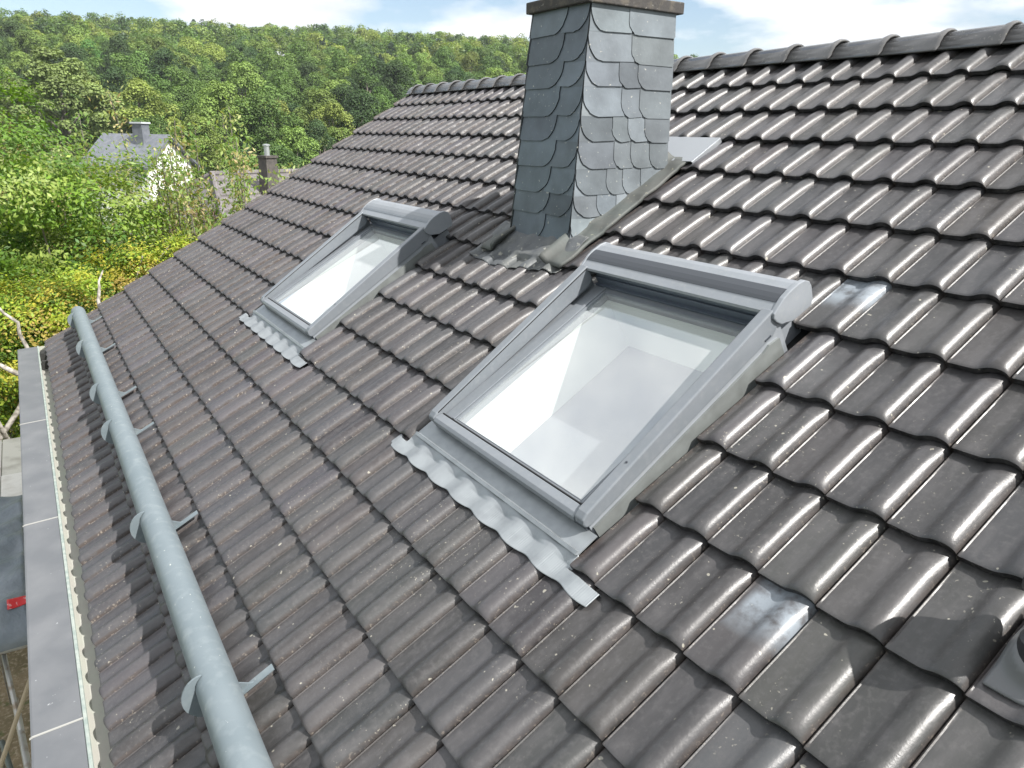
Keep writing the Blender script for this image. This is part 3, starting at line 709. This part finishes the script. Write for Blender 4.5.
def near_tree(name, x, y, label, lobes, nclump, nleaf, size, palette, spread=.32, aspect=.5, trunk=.16, droop=0, limbs=18, bark=None, extra=None, cat='tree', group=None, tilt=.7, outl=True):
    z0 = gz(x, y) - .05; root = empty(name, Vector((x, y, z0)), label, cat, group)
    lob = np.array(lobes, float); vol = lob[:, 3] * lob[:, 4] * lob[:, 5]; pick = rng.choice(len(lob), nclump, p=vol ** .75 / (vol ** .75).sum())
    u = ball(nclump) * (rng.uniform(.35, 1, nclump) ** .6)[:, None]; cc = lob[pick][:, :3] + u * lob[pick][:, 3:6] + np.array([x, y, 0])
    pal = np.array(palette); pc = pal[rng.integers(0, len(pal), nclump)]
    k = rng.integers(0, nclump, nleaf)
    spr = np.array([1, 1, .6]) * spread
    of = rng.normal(0, 1, (nleaf, 3)); P = cc[k] + of * spr * rng.uniform(.5, 1.2, nclump)[k][:, None]; ow = u[k] * 1.1 + of * .35
    cols = np.clip(pc[k] * (1 + rng.normal(0, .16, (nleaf, 1))) + rng.normal(0, .006, (nleaf, 3)), .004, 1)
    Vv, Ff, Cc = leaves(P, size, cols, tilt, aspect, droop, ow if outl else None)
    mesh_np('crown', Vv, Ff, M_leaf, root, attr={'leafcol': Cc})
    b = MB(); cz = lob[:, 2].mean(); fork = Vector((x, y, z0 + (cz - z0) * .45))
    b.tube([(x, y, z0 - .1), (x + .05, y, z0 + (fork.z - z0) * .5), fork], [trunk, trunk * .8, trunk * .6], 10)
    for i in rng.choice(nclump, min(limbs, nclump), replace=False):
        t = Vector(cc[i]); m = fork.lerp(t, .5) + Vector(rng.normal(0, .25, 3)); b.tube([fork - Vector((0, 0, .1)), m, t], [trunk * .35, trunk * .2, .012], 6, False)
    if extra: extra(b)
    b.build('trunk', bark or M_bark, root, True)
    return root
G1 = [(.11, .20, .025), (.15, .25, .03), (.08, .155, .02), (.19, .28, .04), (.24, .31, .07)]
G2 = [(.22, .31, .03), (.30, .36, .04), (.16, .25, .03), (.12, .20, .025), (.38, .38, .05), (.32, .25, .06), (.10, .17, .03), (.24, .32, .04), (.42, .38, .06)]
G3 = [(.24, .30, .09), (.32, .34, .13), (.18, .26, .07), (.38, .34, .17), (.14, .23, .06), (.34, .27, .14), (.2, .28, .08), (.26, .32, .10)]
# big green tree on the left: distance about 14 m
def polar(px, D): return P_at(az(px), D)
x, y = polar(20, 15.5)
near_tree('broadleaf_tree', x, y, 'dense bright green broadleaf tree at the left edge beyond the gutter end', [(0, -.6, .6, 1.8, 1.8, 1.8), (.4, .9, -.2, 1.7, 1.5, 1.7), (-.2, -2.0, .6, 1.8, 1.6, 1.9), (0, .2, -1.8, 2.6, 2.4, 1.6), (.8, .0, -2.6, 2.2, 2.2, 1.6), (1.0, 2.0, -2.2, 1.3, 1.2, 1.3), (0, -3, -1.5, 2, 2, 2.4)],
    560, 120000, .043, G1, spread=.24, aspect=.45)
x, y = polar(85, 20)
near_tree('broadleaf_tree', x, y, 'mid green tree with reddish tips in front of the white house', [(0, -1.2, -.4, 1.8, 1.5, 1.8), (0, .5, -1.9, 1.5, 1.3, 1.6), (0, -2.4, -.1, 2., 1.6, 2.1), (0, 1.9, -3.0, 1.6, 1.6, 1.6)],
    400, 70000, .052, [(.16, .23, .06), (.21, .27, .08), (.10, .17, .045), (.25, .29, .11), (.28, .19, .09)], spread=.26, aspect=.4, tilt=.2)
# yellowing tree with pale bare limbs just past the gable
def bare(b):
    for pts in ([(-11.2, -2.4, -3.6), (-11.0, -1.75, -2.55), (-10.9, -1.65, -2.1), (-10.8, -1.75, -1.55), (-10.9, -2.0, -1.2), (-11, -2.4, -1.0)],
                [(-11.1, -2.1, -3.6), (-10.6, -2.15, -2.75), (-10.5, -2.4, -2.7), (-10.4, -2.8, -2.95)],
                [(-11.2, -1.2, -3.5), (-10.9, -.75, -2.5), (-10.9, -.6, -1.9), (-10.8, -.3, -1.55), (-10.8, -.15, -1.5)],
                [(-10.9, -.6, -1.9), (-11, -.75, -1.4), (-11.1, -.6, -1.0)],
                [(-10.9, -1.72, -2.4), (-10.7, -2.2, -1.95), (-10.6, -2.6, -1.6)]):
        Q = []
        for i in range(len(pts) - 1):
            for t in (0, .33, .66): Q.append(Vector(pts[i]).lerp(Vector(pts[i + 1]), t) + Vector(rng.normal(0, .022, 3)))
        Q.append(Vector(pts[-1])); b.tube([q + Vector((.75, 0, .50)) for q in Q], list(np.linspace(.040, .010, len(Q))), 7)
near_tree('yellowing_tree', -11.6, -1.3, 'yellow green tree with pale bare limbs just past the end of the gutter', [(0, .9, -1.25, 1.2, 1.4, .9), (0, -.4, -1.6, 1.3, 1.3, 1.0), (-.2, 1.9, -1.0, 1.0, 1.2, .8), (.2, -1.3, -2.0, 1.2, 1.1, .8), (.4, .6, -2.3, 1.3, 1.5, .9), (-.6, -2.2, -1.5, 1.0, 1.0, .8)],
    460, 85000, .030, G2, spread=.19, aspect=.5, extra=bare, limbs=24, bark=mat('grey_white_bark', (.42, .39, .35), .8, noise=[(14, 4, .45, .6, (.2, .18, .15))]))
# sparse shoots with drooping yellowish leaves between the gable and the white house
def shoots(px, D, n, label, nl):
    x, y = polar(px, D); z0 = gz(x, y); root = empty('cherry_tree', Vector((x, y, z0)), label, 'tree')
    b = MB(); P = []; b.tube([(x, y, z0 - .1), (x, y, z0 + 2.2)], [.12, .09], 8)
    for i in range(n):
        lx = x + rng.uniform(-.9, .9); ly = y + rng.normal(0, .8); top = 1.4 - .0 + rng.uniform(-1.8, .75) - abs(ly - y) * .75
        p0 = Vector((x, y, z0 + 2.1)); p3 = Vector((lx, ly, top)); q = [p0.lerp(p3, t) + Vector((rng.normal(0, .05), rng.normal(0, .05) + (ly - y) * .35 * math.sin(t * 3.1), 0)) for t in np.linspace(0, 1, 7)]
        b.tube(q, list(np.linspace(.035, .007, 7)), 5, False)
        for t in np.linspace(.45, 1, 22):
            k = min(int(t * 6), 5); c = q[k].lerp(q[k + 1], t * 6 - k) if k < 6 else q[6]
            P.append((np.array(c), i))
    cen = np.array([p[0] for p in P]); k = rng.integers(0, len(P), nl)
    pts = cen[k] + rng.normal(0, 1, (nl, 3)) * np.array([.13, .13, .10]); pts[:, 2] -= .05
    pal = np.array(G3); cl = pal[rng.integers(0, len(pal), len(P))][k] * (1 + rng.normal(0, .15, (nl, 1)))
    Vv, Ff, Cc = leaves(pts, .05, np.clip(cl, .01, 1), 0., .38, 1.3); mesh_np('crown', Vv, Ff, M_leaf, root, attr={'leafcol': Cc})
    b.build('trunk', M_bark, root, True)
shoots(212, 14.5, 34, 'sparse cherry tree with drooping yellow and pinkish leaves above the roof edge', 17000)
shoots(122, 16.5, 12, 'thin tree with yellowing leaf tips left of the white gable', 4500)
x, y = polar(165, 15)
near_tree('yellowing_tree', x, y, 'loose pale green and yellow tree beside the roof verge', [(0, 0, -1.7, 1.5, 1.6, 1.0), (.2, 1.2, -1.5, 1.2, 1.0, .8), (-.3, -1.4, -1.5, 1.4, 1.3, 1.1), (.6, .4, -2.8, 1.8, 2, 1.1)],
    280, 46000, .040, G3 + [(.16, .24, .05), (.2, .28, .06)], spread=.24, aspect=.4, tilt=.1)
x, y = polar(60, 12.3)
near_tree('broadleaf_tree', x, y, 'low green bush between the yellowing tree and the dense green tree', [(-1, 0, -3.0, 1.5, 1.6, 1.3), (-.8, 1.6, -3.0, 1.4, 1.5, 1.2)],
    240, 36000, .038, G1 + [(.15, .22, .03)], spread=.24)
x, y = polar(192, 24)
near_tree('reddish_shrub', x, y, 'dull red brown shrub in front of the neighbouring grey roof', [(0, 0, -1.6, 1.3, 1.5, .7), (0, .6, -2.6, 1.8, 2.4, 1.6)], 90, 8000, .08, [(.24, .13, .09), (.20, .12, .08), (.15, .14, .06)], spread=.3, cat='shrub', tilt=.1)

# ------------------------------------------------------------ wood on the hillside
def hill_proto(k):
    lob = []; hgt = 14.; cr = 4.9
    nl = 60 if k < 5 else 120
    for i in range(nl):
        v = ball(1)[0]; r = rng.uniform(.45, 1) ** .5
        z = hgt * .54 + v[2] * hgt * .43 * r; f = math.sqrt(max(.1, 1 - ((z - hgt * .45) / (hgt * .60)) ** 2))
        if k == 4: f = max(.12, 1.15 - z / hgt) * .9
        lob.append((v[0] * cr * r * f, v[1] * cr * r * f, z, rng.uniform(.7, 1.7) * (.7 if k == 4 else 1 if k < 5 else .62)))
    lob = np.array(lob); m = 12000 if k < 5 else 26000; pk = rng.choice(nl, m, p=lob[:, 3] ** 2 / (lob[:, 3] ** 2).sum())
    v = ball(m); v[:, 2] = np.where(v[:, 2] < -.3, -v[:, 2], v[:, 2])
    P = lob[pk][:, :3] + v * (lob[pk][:, 3] * rng.uniform(.75, 1.08, m))[:, None]
    lc = (1 + rng.normal(0, .15, nl))[pk][:, None]; base = np.array([1., 1., 1.])
    cols = np.clip(base * lc * (1 + rng.normal(0, .18, (m, 1))), .2, 2)
    Vv, Ff, Cc = leaves(P, .17 if k < 5 else .14, cols, .2, .75, outw=v * .75)
    me = bpy.data.meshes.new('crown')
    me.vertices.add(len(Vv)); me.vertices.foreach_set('co', Vv.ravel()); me.loops.add(Ff.size); me.loops.foreach_set('vertex_index', Ff.ravel().astype(np.int32))
    me.polygons.add(len(Ff)); me.polygons.foreach_set('loop_start', np.arange(0, Ff.size, 4, dtype=np.int32)); me.polygons.foreach_set('loop_total', np.full(len(Ff), 4, np.int32)); me.update(calc_edges=True)
    a = me.attributes.new('leafcol', 'FLOAT_COLOR', 'POINT'); q = np.ones((len(Vv), 4)); q[:, :3] = Cc; a.data.foreach_set('color', q.ravel()); me.materials.append(M_hill)
    b = MB(); b.tube([(0, 0, -.5), (.1, 0, 5), (0, .1, 10)], [.28, .2, .08], 7)
    for i in rng.choice(nl, 8): b.tube([(0, 0, 5), tuple(lob[i][:3] * np.array([.5, .5, .9])), tuple(lob[i][:3])], [.12, .08, .03], 5, False)
    tm = bpy.data.meshes.new('trunk'); tm.from_pydata(b.V, [], b.F); tm.materials.append(M_bark)
    return me, tm
protos = [hill_proto(k) for k in range(6)]
HC = [((.09, .152, .035), 'mid green broadleaf tree in the wood on the far hillside', 0), ((.15, .215, .05), 'light green broadleaf tree in the wood on the far hillside', 1),
      ((.045, .082, .027), 'dark green broadleaf tree in the wood on the far hillside', 2), ((.20, .245, .055), 'yellowish green tree in the wood on the far hillside', 3),
      ((.04, .072, .035), 'dark narrow conifer among the trees on the hill', 4), ((.21, .28, .09), 'broad pale green dome of a tree at the left foot of the hill', 5)]
def hill_tree(x, y, kind, sc, rot, grp='trees of the wood on the hillside'):
    c, lb, pk = HC[kind]; me, tm = protos[pk]
    r = bpy.data.objects.new('hillside_tree', None); C.objects.link(r); r.location = (x, y, gz(x, y) - .3); r.rotation_euler = (0, 0, rot); r.scale = (sc[0], sc[0], sc[1])
    tag(r, lb, 'tree', grp)
    j = 1 + rng.normal(0, .14)
    for nm, m in (('crown', me), ('trunk', tm)):
        o = bpy.data.objects.new(nm, m); C.objects.link(o); o.parent = r
        o.color = (c[0] * j * (1 + rng.normal(0, .05)), c[1] * j, c[2] * j, 1)
    return r
cnt = 0; D = 72.; DF = 250.
while D < 400 and cnt < 288:
    step = 9.2; ph = math.radians(-3) + rng.uniform(0, step / D)
    while ph < math.radians(38):
        dd = D + rng.normal(0, step * .25); pj = ph + rng.normal(0, step / D * .2); deg = math.degrees(pj)
        ok = not (D < 112 and deg < 12.5) and not (100 < D < 152 and .3 < deg < 6.2)
        if ok and cnt < 288:
            w = [.38, .22, .28, .08, .04]
            kd = rng.choice(5, p=w); x, y = P_at(pj, dd); q_ = rng.uniform(.75, 1.15); f = .6 if D < 85 else (.75 if D < 125 else 1)
            hill_tree(x, y, kd, (q_ * f * (1 if kd != 4 else .6), q_ * f * rng.uniform(.85, 1.1)), rng.uniform(0, 6.3)); cnt += 1
            DF = max(DF, dd) if False else D
        ph += step / D
    D += step * .95
print('hill trees', cnt, DF)
x, y = P_at(az(66), 128)
hill_tree(x, y, 5, (1.5, 1.32), 1, None)
def far_wood():
    """the several hundred trees behind and above those: one wood"""
    VV, CC = [], []; D = DF + 5
    while D < 512:
        step = 8.8 + (D - 250) * .006; ph = math.radians(-3) + rng.uniform(0, step / D)
        while ph < math.radians(47.5):
            dd = D + rng.normal(0, step * .3); pj = ph + rng.normal(0, step / D * .25); deg = math.degrees(pj); ph += step / D
            if deg > 38 and D < 420: continue
            x, y = P_at(pj, dd); z0 = gz(x, y); k = rng.choice(4, p=[.33, .30, .15, .22]); c = np.array(HC[k][0]) * (1 + rng.normal(0, .15))
            hgt = rng.uniform(11, 17); cr = rng.uniform(3.6, 5.6); nl = 11
            if rng.random() < .05: cr *= .5; c = np.array(HC[4][0])
            u = ball(nl); u[:, 2] = np.abs(u[:, 2]) * 1.2 - .35; lc = u * np.array([cr * .62, cr * .62, hgt * .33]) + np.array([x, y, z0 + hgt * .60]); lr = rng.uniform(.34, .5, nl) * cr
            m = 520; pk = rng.integers(0, nl, m); v = ball(m); v[:, 2] = np.where(v[:, 2] < -.4, -v[:, 2], v[:, 2])
            P = lc[pk] + v * (lr[pk] * rng.uniform(.7, 1.1, m))[:, None]
            col = np.clip(c * (1 + rng.normal(0, .12, nl))[pk][:, None] * (1 + rng.normal(0, .15, (m, 1))), .01, 1)
            V, F, Cc = leaves(P, .40, col, .1, .8, outw=v * 1.1); VV.append(V); CC.append(Cc)
        D += step * .9
    V = np.concatenate(VV); F = np.arange(len(V)).reshape(-1, 4)
    o = mesh_np('far_wood', V, F, M_leaf, None, attr={'leafcol': np.concatenate(CC)}, origin=Vector((0, 0, 0))); tag(o, kind='stuff')
far_wood()
# scrub that closes the floor of the wood
def scrub():
    n = 60000; ph = rng.uniform(math.radians(-4), math.radians(40), n); D = rng.uniform(40 ** 2, 300 ** 2, n) ** .5
    X = 1.6 - D * np.cos(ph); Y = -1.4 + D * np.sin(ph); Z = np.array([gz(a, b_) for a, b_ in zip(X, Y)]) + rng.uniform(0, 1, n) ** 1.5 * np.where(D > 70, 3.2, 1.6)
    col = np.array([.05, .09, .025]) * (1 + rng.normal(0, .25, (n, 1))); V, F, Cc = leaves(np.stack([X, Y, Z], 1), .55, np.clip(col, .005, 1), .6, .7)
    o = mesh_np('undergrowth', V, F, M_leaf, None, attr={'leafcol': Cc}, origin=Vector((0, 0, 0))); tag(o, kind='stuff')
scrub()

# ------------------------------------------------------------ neighbouring houses
def frame(cx, cy, ang):
    ca, sa = math.cos(ang), math.sin(ang)
    return lambda a, b_, z: (cx + a * ca - b_ * sa, cy + a * sa + b_ * ca, z)
M_slroof = mat('far_slate_roof', (.115, .125, .145), .45, 0, .5, noise=[(3, 4, .4, .6, (.15, .16, .18))], bump=(12, .5, .02))
def white_house():
    px, py = P_at(az(165), 66); g = gz(px, py) - .2
    rt = empty('white_house', Vector((px, py, g)), 'white rendered house with a grey slate roof behind the left hand trees', 'house')
    # a: from the gable away along the ridge, b: across the gable
    T = frame(px, py, math.radians(221)); hw = 2.5; zr, ze = 1.0, -1.0; Ln = 5.6
    b = MB(); b.extr([(-hw, g), (hw, g), (hw, ze), (0, zr - .2), (-hw, ze)], 0, Ln, lambda a, b_, z: T(a, b_, z)); b.build('wall', M_render, rt)
    b = MB(); b.extr([(-hw - .5, ze - .42), (-hw - .5, ze - .22), (0, zr + .15), (hw + .5, ze - .22), (hw + .5, ze - .42), (0, zr - .06)], -.45, Ln + .4, T)
    rf = b.build('roof', M_slroof, rt)
    b = MB(); b.box(1.3, 2.2, .2, 1.0, zr - .9, 1.9, T); b.build('chimney', M_slroof, rf)
    b = MB(); b.box(1.2, 2.3, .1, 1.1, 1.9, 2.02, T); b.build('chimney_cap', mat('pale_metal_cap', (.6, .62, .65), .4, .3), rf)
    b = MB(); 
    for c0, c1, z0, z1 in ((-1.6, -.5, -4.2, -2.9), (.6, 1.7, -4.2, -2.9)): b.box(-.03, .02, c0, c1, z0, z1, T)
    b2 = MB(); b2.box(-.03, .02, -1.6, -.5, -4.2, -2.9, T); b2.build('window', M_dark, rt); b2 = MB(); b2.box(-.03, .02, .6, 1.7, -4.2, -2.9, T); b2.build('window', M_dark, rt)
    b = MB(); b.box(-.04, .02, -.35, .35, -1.5, -.6, T); 
white_house()
def grey_roof_house():
    px, py = P_at(az(262), 27); g = gz(px, py) - .2
    rt = empty('low_house', Vector((px, py, g)), 'low house with a dull grey tiled roof just past the roof verge', 'house')
    T = frame(px, py, math.radians(112)); zr, ze = .12, -2.4
    M = mat('far_grey_tile', (.13, .118, .118), .7, 0, .4, noise=[(4, 5, .4, .6, (.18, .165, .165)), (25, 3, .5, .7, (.10, .09, .09))])
    L0, L1 = -4.6, 7.0; hw = 4.6
    b = MB(); b.box(L0 + .4, L1 - .4, -hw + .5, hw - .5, g, ze, T); b.build('wall', M_render, rt)
    b = MB(); V = [T(L0, -hw, ze), T(L1, -hw, ze), T(L1, hw, ze), T(L0, hw, ze), T(L0 + 2.6, 0, zr), T(L1 - 2.6, 0, zr)]
    b.poly(V, [(0, 1, 5, 4), (1, 2, 5), (2, 3, 4, 5), (3, 0, 4), (0, 3, 2, 1)]); rf = b.build('roof', M, rt)
    # rows of tiles as shallow ribs
    b = MB()
    for k in range(13):
        t0 = (k + .0) / 13; t1 = (k + .9) / 13
        for sg in (-1, 1):
            aa = L0 + 2.6 * t0; bb = L1 - 2.6 * t0; aa1 = L0 + 2.6 * t1; bb1 = L1 - 2.6 * t1
            z0 = ze + (zr - ze) * t0; z1 = ze + (zr - ze) * t1
            b.poly([T(aa, sg * hw * (1 - t0), z0 + .05), T(bb, sg * hw * (1 - t0), z0 + .05), T(bb1, sg * hw * (1 - t1), z1 + .015), T(aa1, sg * hw * (1 - t1), z1 + .015), T(aa, sg * hw * (1 - t0), z0 + .005), T(bb, sg * hw * (1 - t0), z0 + .005)],
                   [(0, 1, 2, 3), (0, 4, 5, 1)])
    b.build('tile_courses', M, rf)
    b = MB(); b.tube([T(L0 + 2.5, 0, zr + .03), T(L1 - 2.5, 0, zr + .03)], .09, 8); b.tube([T(L0, -hw, ze + .04), T(L0 + 2.6, 0, zr + .04)], .08, 8); b.tube([T(L0, hw, ze + .04), T(L0 + 2.6, 0, zr + .04)], .08, 8); b.build('ridge_tiles', M, rf)
    cx_, cy_ = P_at(az(265), 25.5); T2 = frame(cx_, cy_, math.radians(112))
    Mc = mat('brown_slate_chimney', (.062, .056, .052), .7, noise=[(9, 4, .4, .6, (.09, .08, .07))])
    b = MB(); P = []
    for z, h in ((-1.6, .26), (.66, .20)): P += [T2(-h, -h, z), T2(h, -h, z), T2(h, h, z), T2(-h, h, z)]
    b.poly(P, [(0, 1, 5, 4), (1, 2, 6, 5), (2, 3, 7, 6), (3, 0, 4, 7), (4, 5, 6, 7)]); ch = b.build('chimney', Mc, rf)
    b = MB(); b.box(-.24, .24, -.24, .24, .66, .73, T2); b.build('chimney_cap', Mc, rf)
    b = MB(); b.tube([(cx_, cy_, .72), (cx_, cy_, 1.02)], .09, 12); b.tube([(cx_, cy_, 1.02), (cx_, cy_, 1.06), (cx_, cy_, 1.08)], [.12, .12, .02], 12); b.build('flue_pipe', mat('bright_steel', (.6, .62, .64), .3, .8), rf, True, sharp=40)
grey_roof_house()

# ------------------------------------------------------------ yard below the gutter
def gp(px_, py_, z):
    """a point of the yard, worked out once from the photograph: ground position for height z"""
    d = Vector((.54211, .84011, .01831)) * ((px_ - 512) / 734.9) - Vector((-.27653, .15778, .94797)) * ((py_ - 384) / 734.9) + Vector((-.7935, .51897, -.31785))
    t = (z - CW.z) / d.z; return CW + d * t
M_board = mat('pale_deck', (.60, .58, .52), .7, noise=[(5, 5, .45, .7, (.42, .40, .35))])
M_board2 = mat('whiter_deck', (.72, .70, .66), .7, noise=[(5, 5, .5, .75, (.56, .53, .48))])
DZ = -2.40
def scaffold():
    rt = empty('scaffold', Vector((-6.0, -2.2, GZ + .05)), 'steel scaffold with pale decks standing under the gutter side', 'scaffold')
    Y0_, Y1_ = -1.86, -2.62
    xs = [gp(8, 439, DZ).x, gp(8, 476, DZ).x, gp(8, 501, DZ).x]
    def deck(x0, x1, M, z, lab):
        m = MB(); n = 3; w = (Y0_ - Y1_) / n
        for k in range(n): m.box(min(x0, x1), max(x0, x1), Y1_ + w * k + .004, Y1_ + w * (k + 1) - .004, z - .045, z)
        for xx in (x0, x1): m.box(xx - .02, xx + .02, Y1_, Y0_, z - .075, z - .046)
        o = m.build('deck', M, rt, bevel=.004); tag(o, lab)
    deck(xs[0], xs[1] - .04, M_board, DZ, 'farther pale deck of the scaffold'); deck(xs[1] + .03, xs[2], M_board2, DZ + .03, 'whiter near deck of the scaffold')
    deck(xs[2] + .05, xs[2] + 2.55, M_wood, DZ - .05, 'grey deck under the tarpaulin')
    for x in (xs[0] - .1, xs[2] - .1, xs[2] + 2.7, xs[2] + 5.2, xs[2] + 8):
        for y in (Y1_ - .05, Y0_ + .09):
            m = MB(); m.tube([(x, y, GZ + .05), (x, y, DZ + (.0 if y > -2 else .9))], .024, 10); m.build('standard', M_steel, rt, True)
            m = MB(); m.box(x - .08, x + .08, y - .08, y + .08, GZ + .04, GZ + .055); m.build('base_plate', M_steel, rt)
        m = MB(); m.tube([(x, Y1_ - .05, DZ - .09), (x, Y0_ + .09, DZ - .09)], .024, 8); m.build('transom', M_steel, rt, True)
    for nm, p, q_, M, rr in (('brace', gp(-1, 634, DZ - .1), gp(31, 775, DZ - .7), M_steel, .019), ('brace', gp(15, 700, DZ - .55), gp(34, 800, DZ - .5), M_steel, .024),
                    ('batten', gp(-6, 785, DZ - .35), gp(34, 668, DZ - .25), mat('raw_timber', (.36, .30, .20), .8), .016), ('brace', gp(2, 742, DZ - .6), gp(20, 800, DZ - .55), mat('dark_tube', (.10, .12, .11), .5, .3), .02)):
        m = MB(); d = (q_ - p); m.tube([p, p + d * .5, q_ ], rr, 10); m.build(nm, M, rt, True, sharp=40)
    m = MB(); m.tube([(xs[0] - .1, Y1_ - .05, DZ + .85), (xs[2] + 8, Y1_ - .05, DZ + .85)], .024, 8); m.build('guard_rail', M_steel, rt, True)
    return xs
xs = scaffold()
def tarp():
    n = 54; x0, x1 = gp(8, 634, DZ + .1).x, xs[2] + .06; y0, y1 = -2.60, -1.84
    Zf = lambda x, y: DZ + .17 + .03 * math.sin(x * 7 + y * 6) * math.cos(y * 9 - x * 2) + .018 * math.sin(x * 17 + math.sin(y * 9) * 2)
    V, F = [], []
    for i in range(n + 1):
        for j in range(n + 1):
            a, b_ = i / n, j / n; x = x0 + (x1 - x0) * a; y = y0 + (y1 - y0) * b_
            e = min(a, 1 - a, b_, 1 - b_); k = min(1, e / .09) ** .5
            V.append((x, y, (DZ - .04) * (1 - k) + Zf(x, y) * k))
    for i in range(n):
        for j in range(n): q = i * (n + 1) + j; F.append((q, q + n + 1, q + n + 2, q + 1))
    o = empty('tarpaulin', Vector(((x0 + x1) / 2, (y0 + y1) / 2, DZ - .05)), 'blue grey tarpaulin with a red strip lying on the scaffold deck', 'tarpaulin')
    q = mesh_np('sheet', V, F, mat('blue_grey_tarp', (.15, .18, .21), .45, noise=[(4, 5, .4, .65, (.21, .24, .27))], bump=(14, .6, .02)), o, True)
    s_ = q.modifiers.new('thickness', 'SOLIDIFY'); s_.thickness = .008
    pa = gp(5, 612, DZ + .17); V2, F2 = [], []; m1 = 14
    for i in range(9):
        for j in range(m1 + 1):
            x = pa.x - .10 + .11 * i / 8 - .10 * j / m1; y = pa.y + .02 + .24 * j / m1; V2.append((x, y, Zf(x, y) + .010))
    for i in range(8):
        for j in range(m1): q = i * (m1 + 1) + j; F2.append((q, q + m1 + 1, q + m1 + 2, q + 1))
    k = mesh_np('red_strip', V2, F2, mat('red_label', (.60, .03, .035), .5, noise=[(24, 2, .56, .62, (.65, .30, .30))]), o, True); s_ = k.modifiers.new('thickness', 'SOLIDIFY'); s_.thickness = .003
tarp()
# thin haze over the valley
b = MB(); b.box(-1100, 300, -500, 1100, GZ - 8, 110)
hz = b.build('haze', None); tag(hz, kind='stuff')
mh = bpy.data.materials.new('haze_air'); mh.use_nodes = True; t = mh.node_tree; t.nodes.clear(); o_ = t.nodes.new('ShaderNodeOutputMaterial'); pv = t.nodes.new('ShaderNodeVolumePrincipled')
pv.inputs['Color'].default_value = (.86, .93, 1, 1); pv.inputs['Density'].default_value = .00017; t.links.new(pv.outputs[0], o_.inputs['Volume']); hz.data.materials.append(mh)
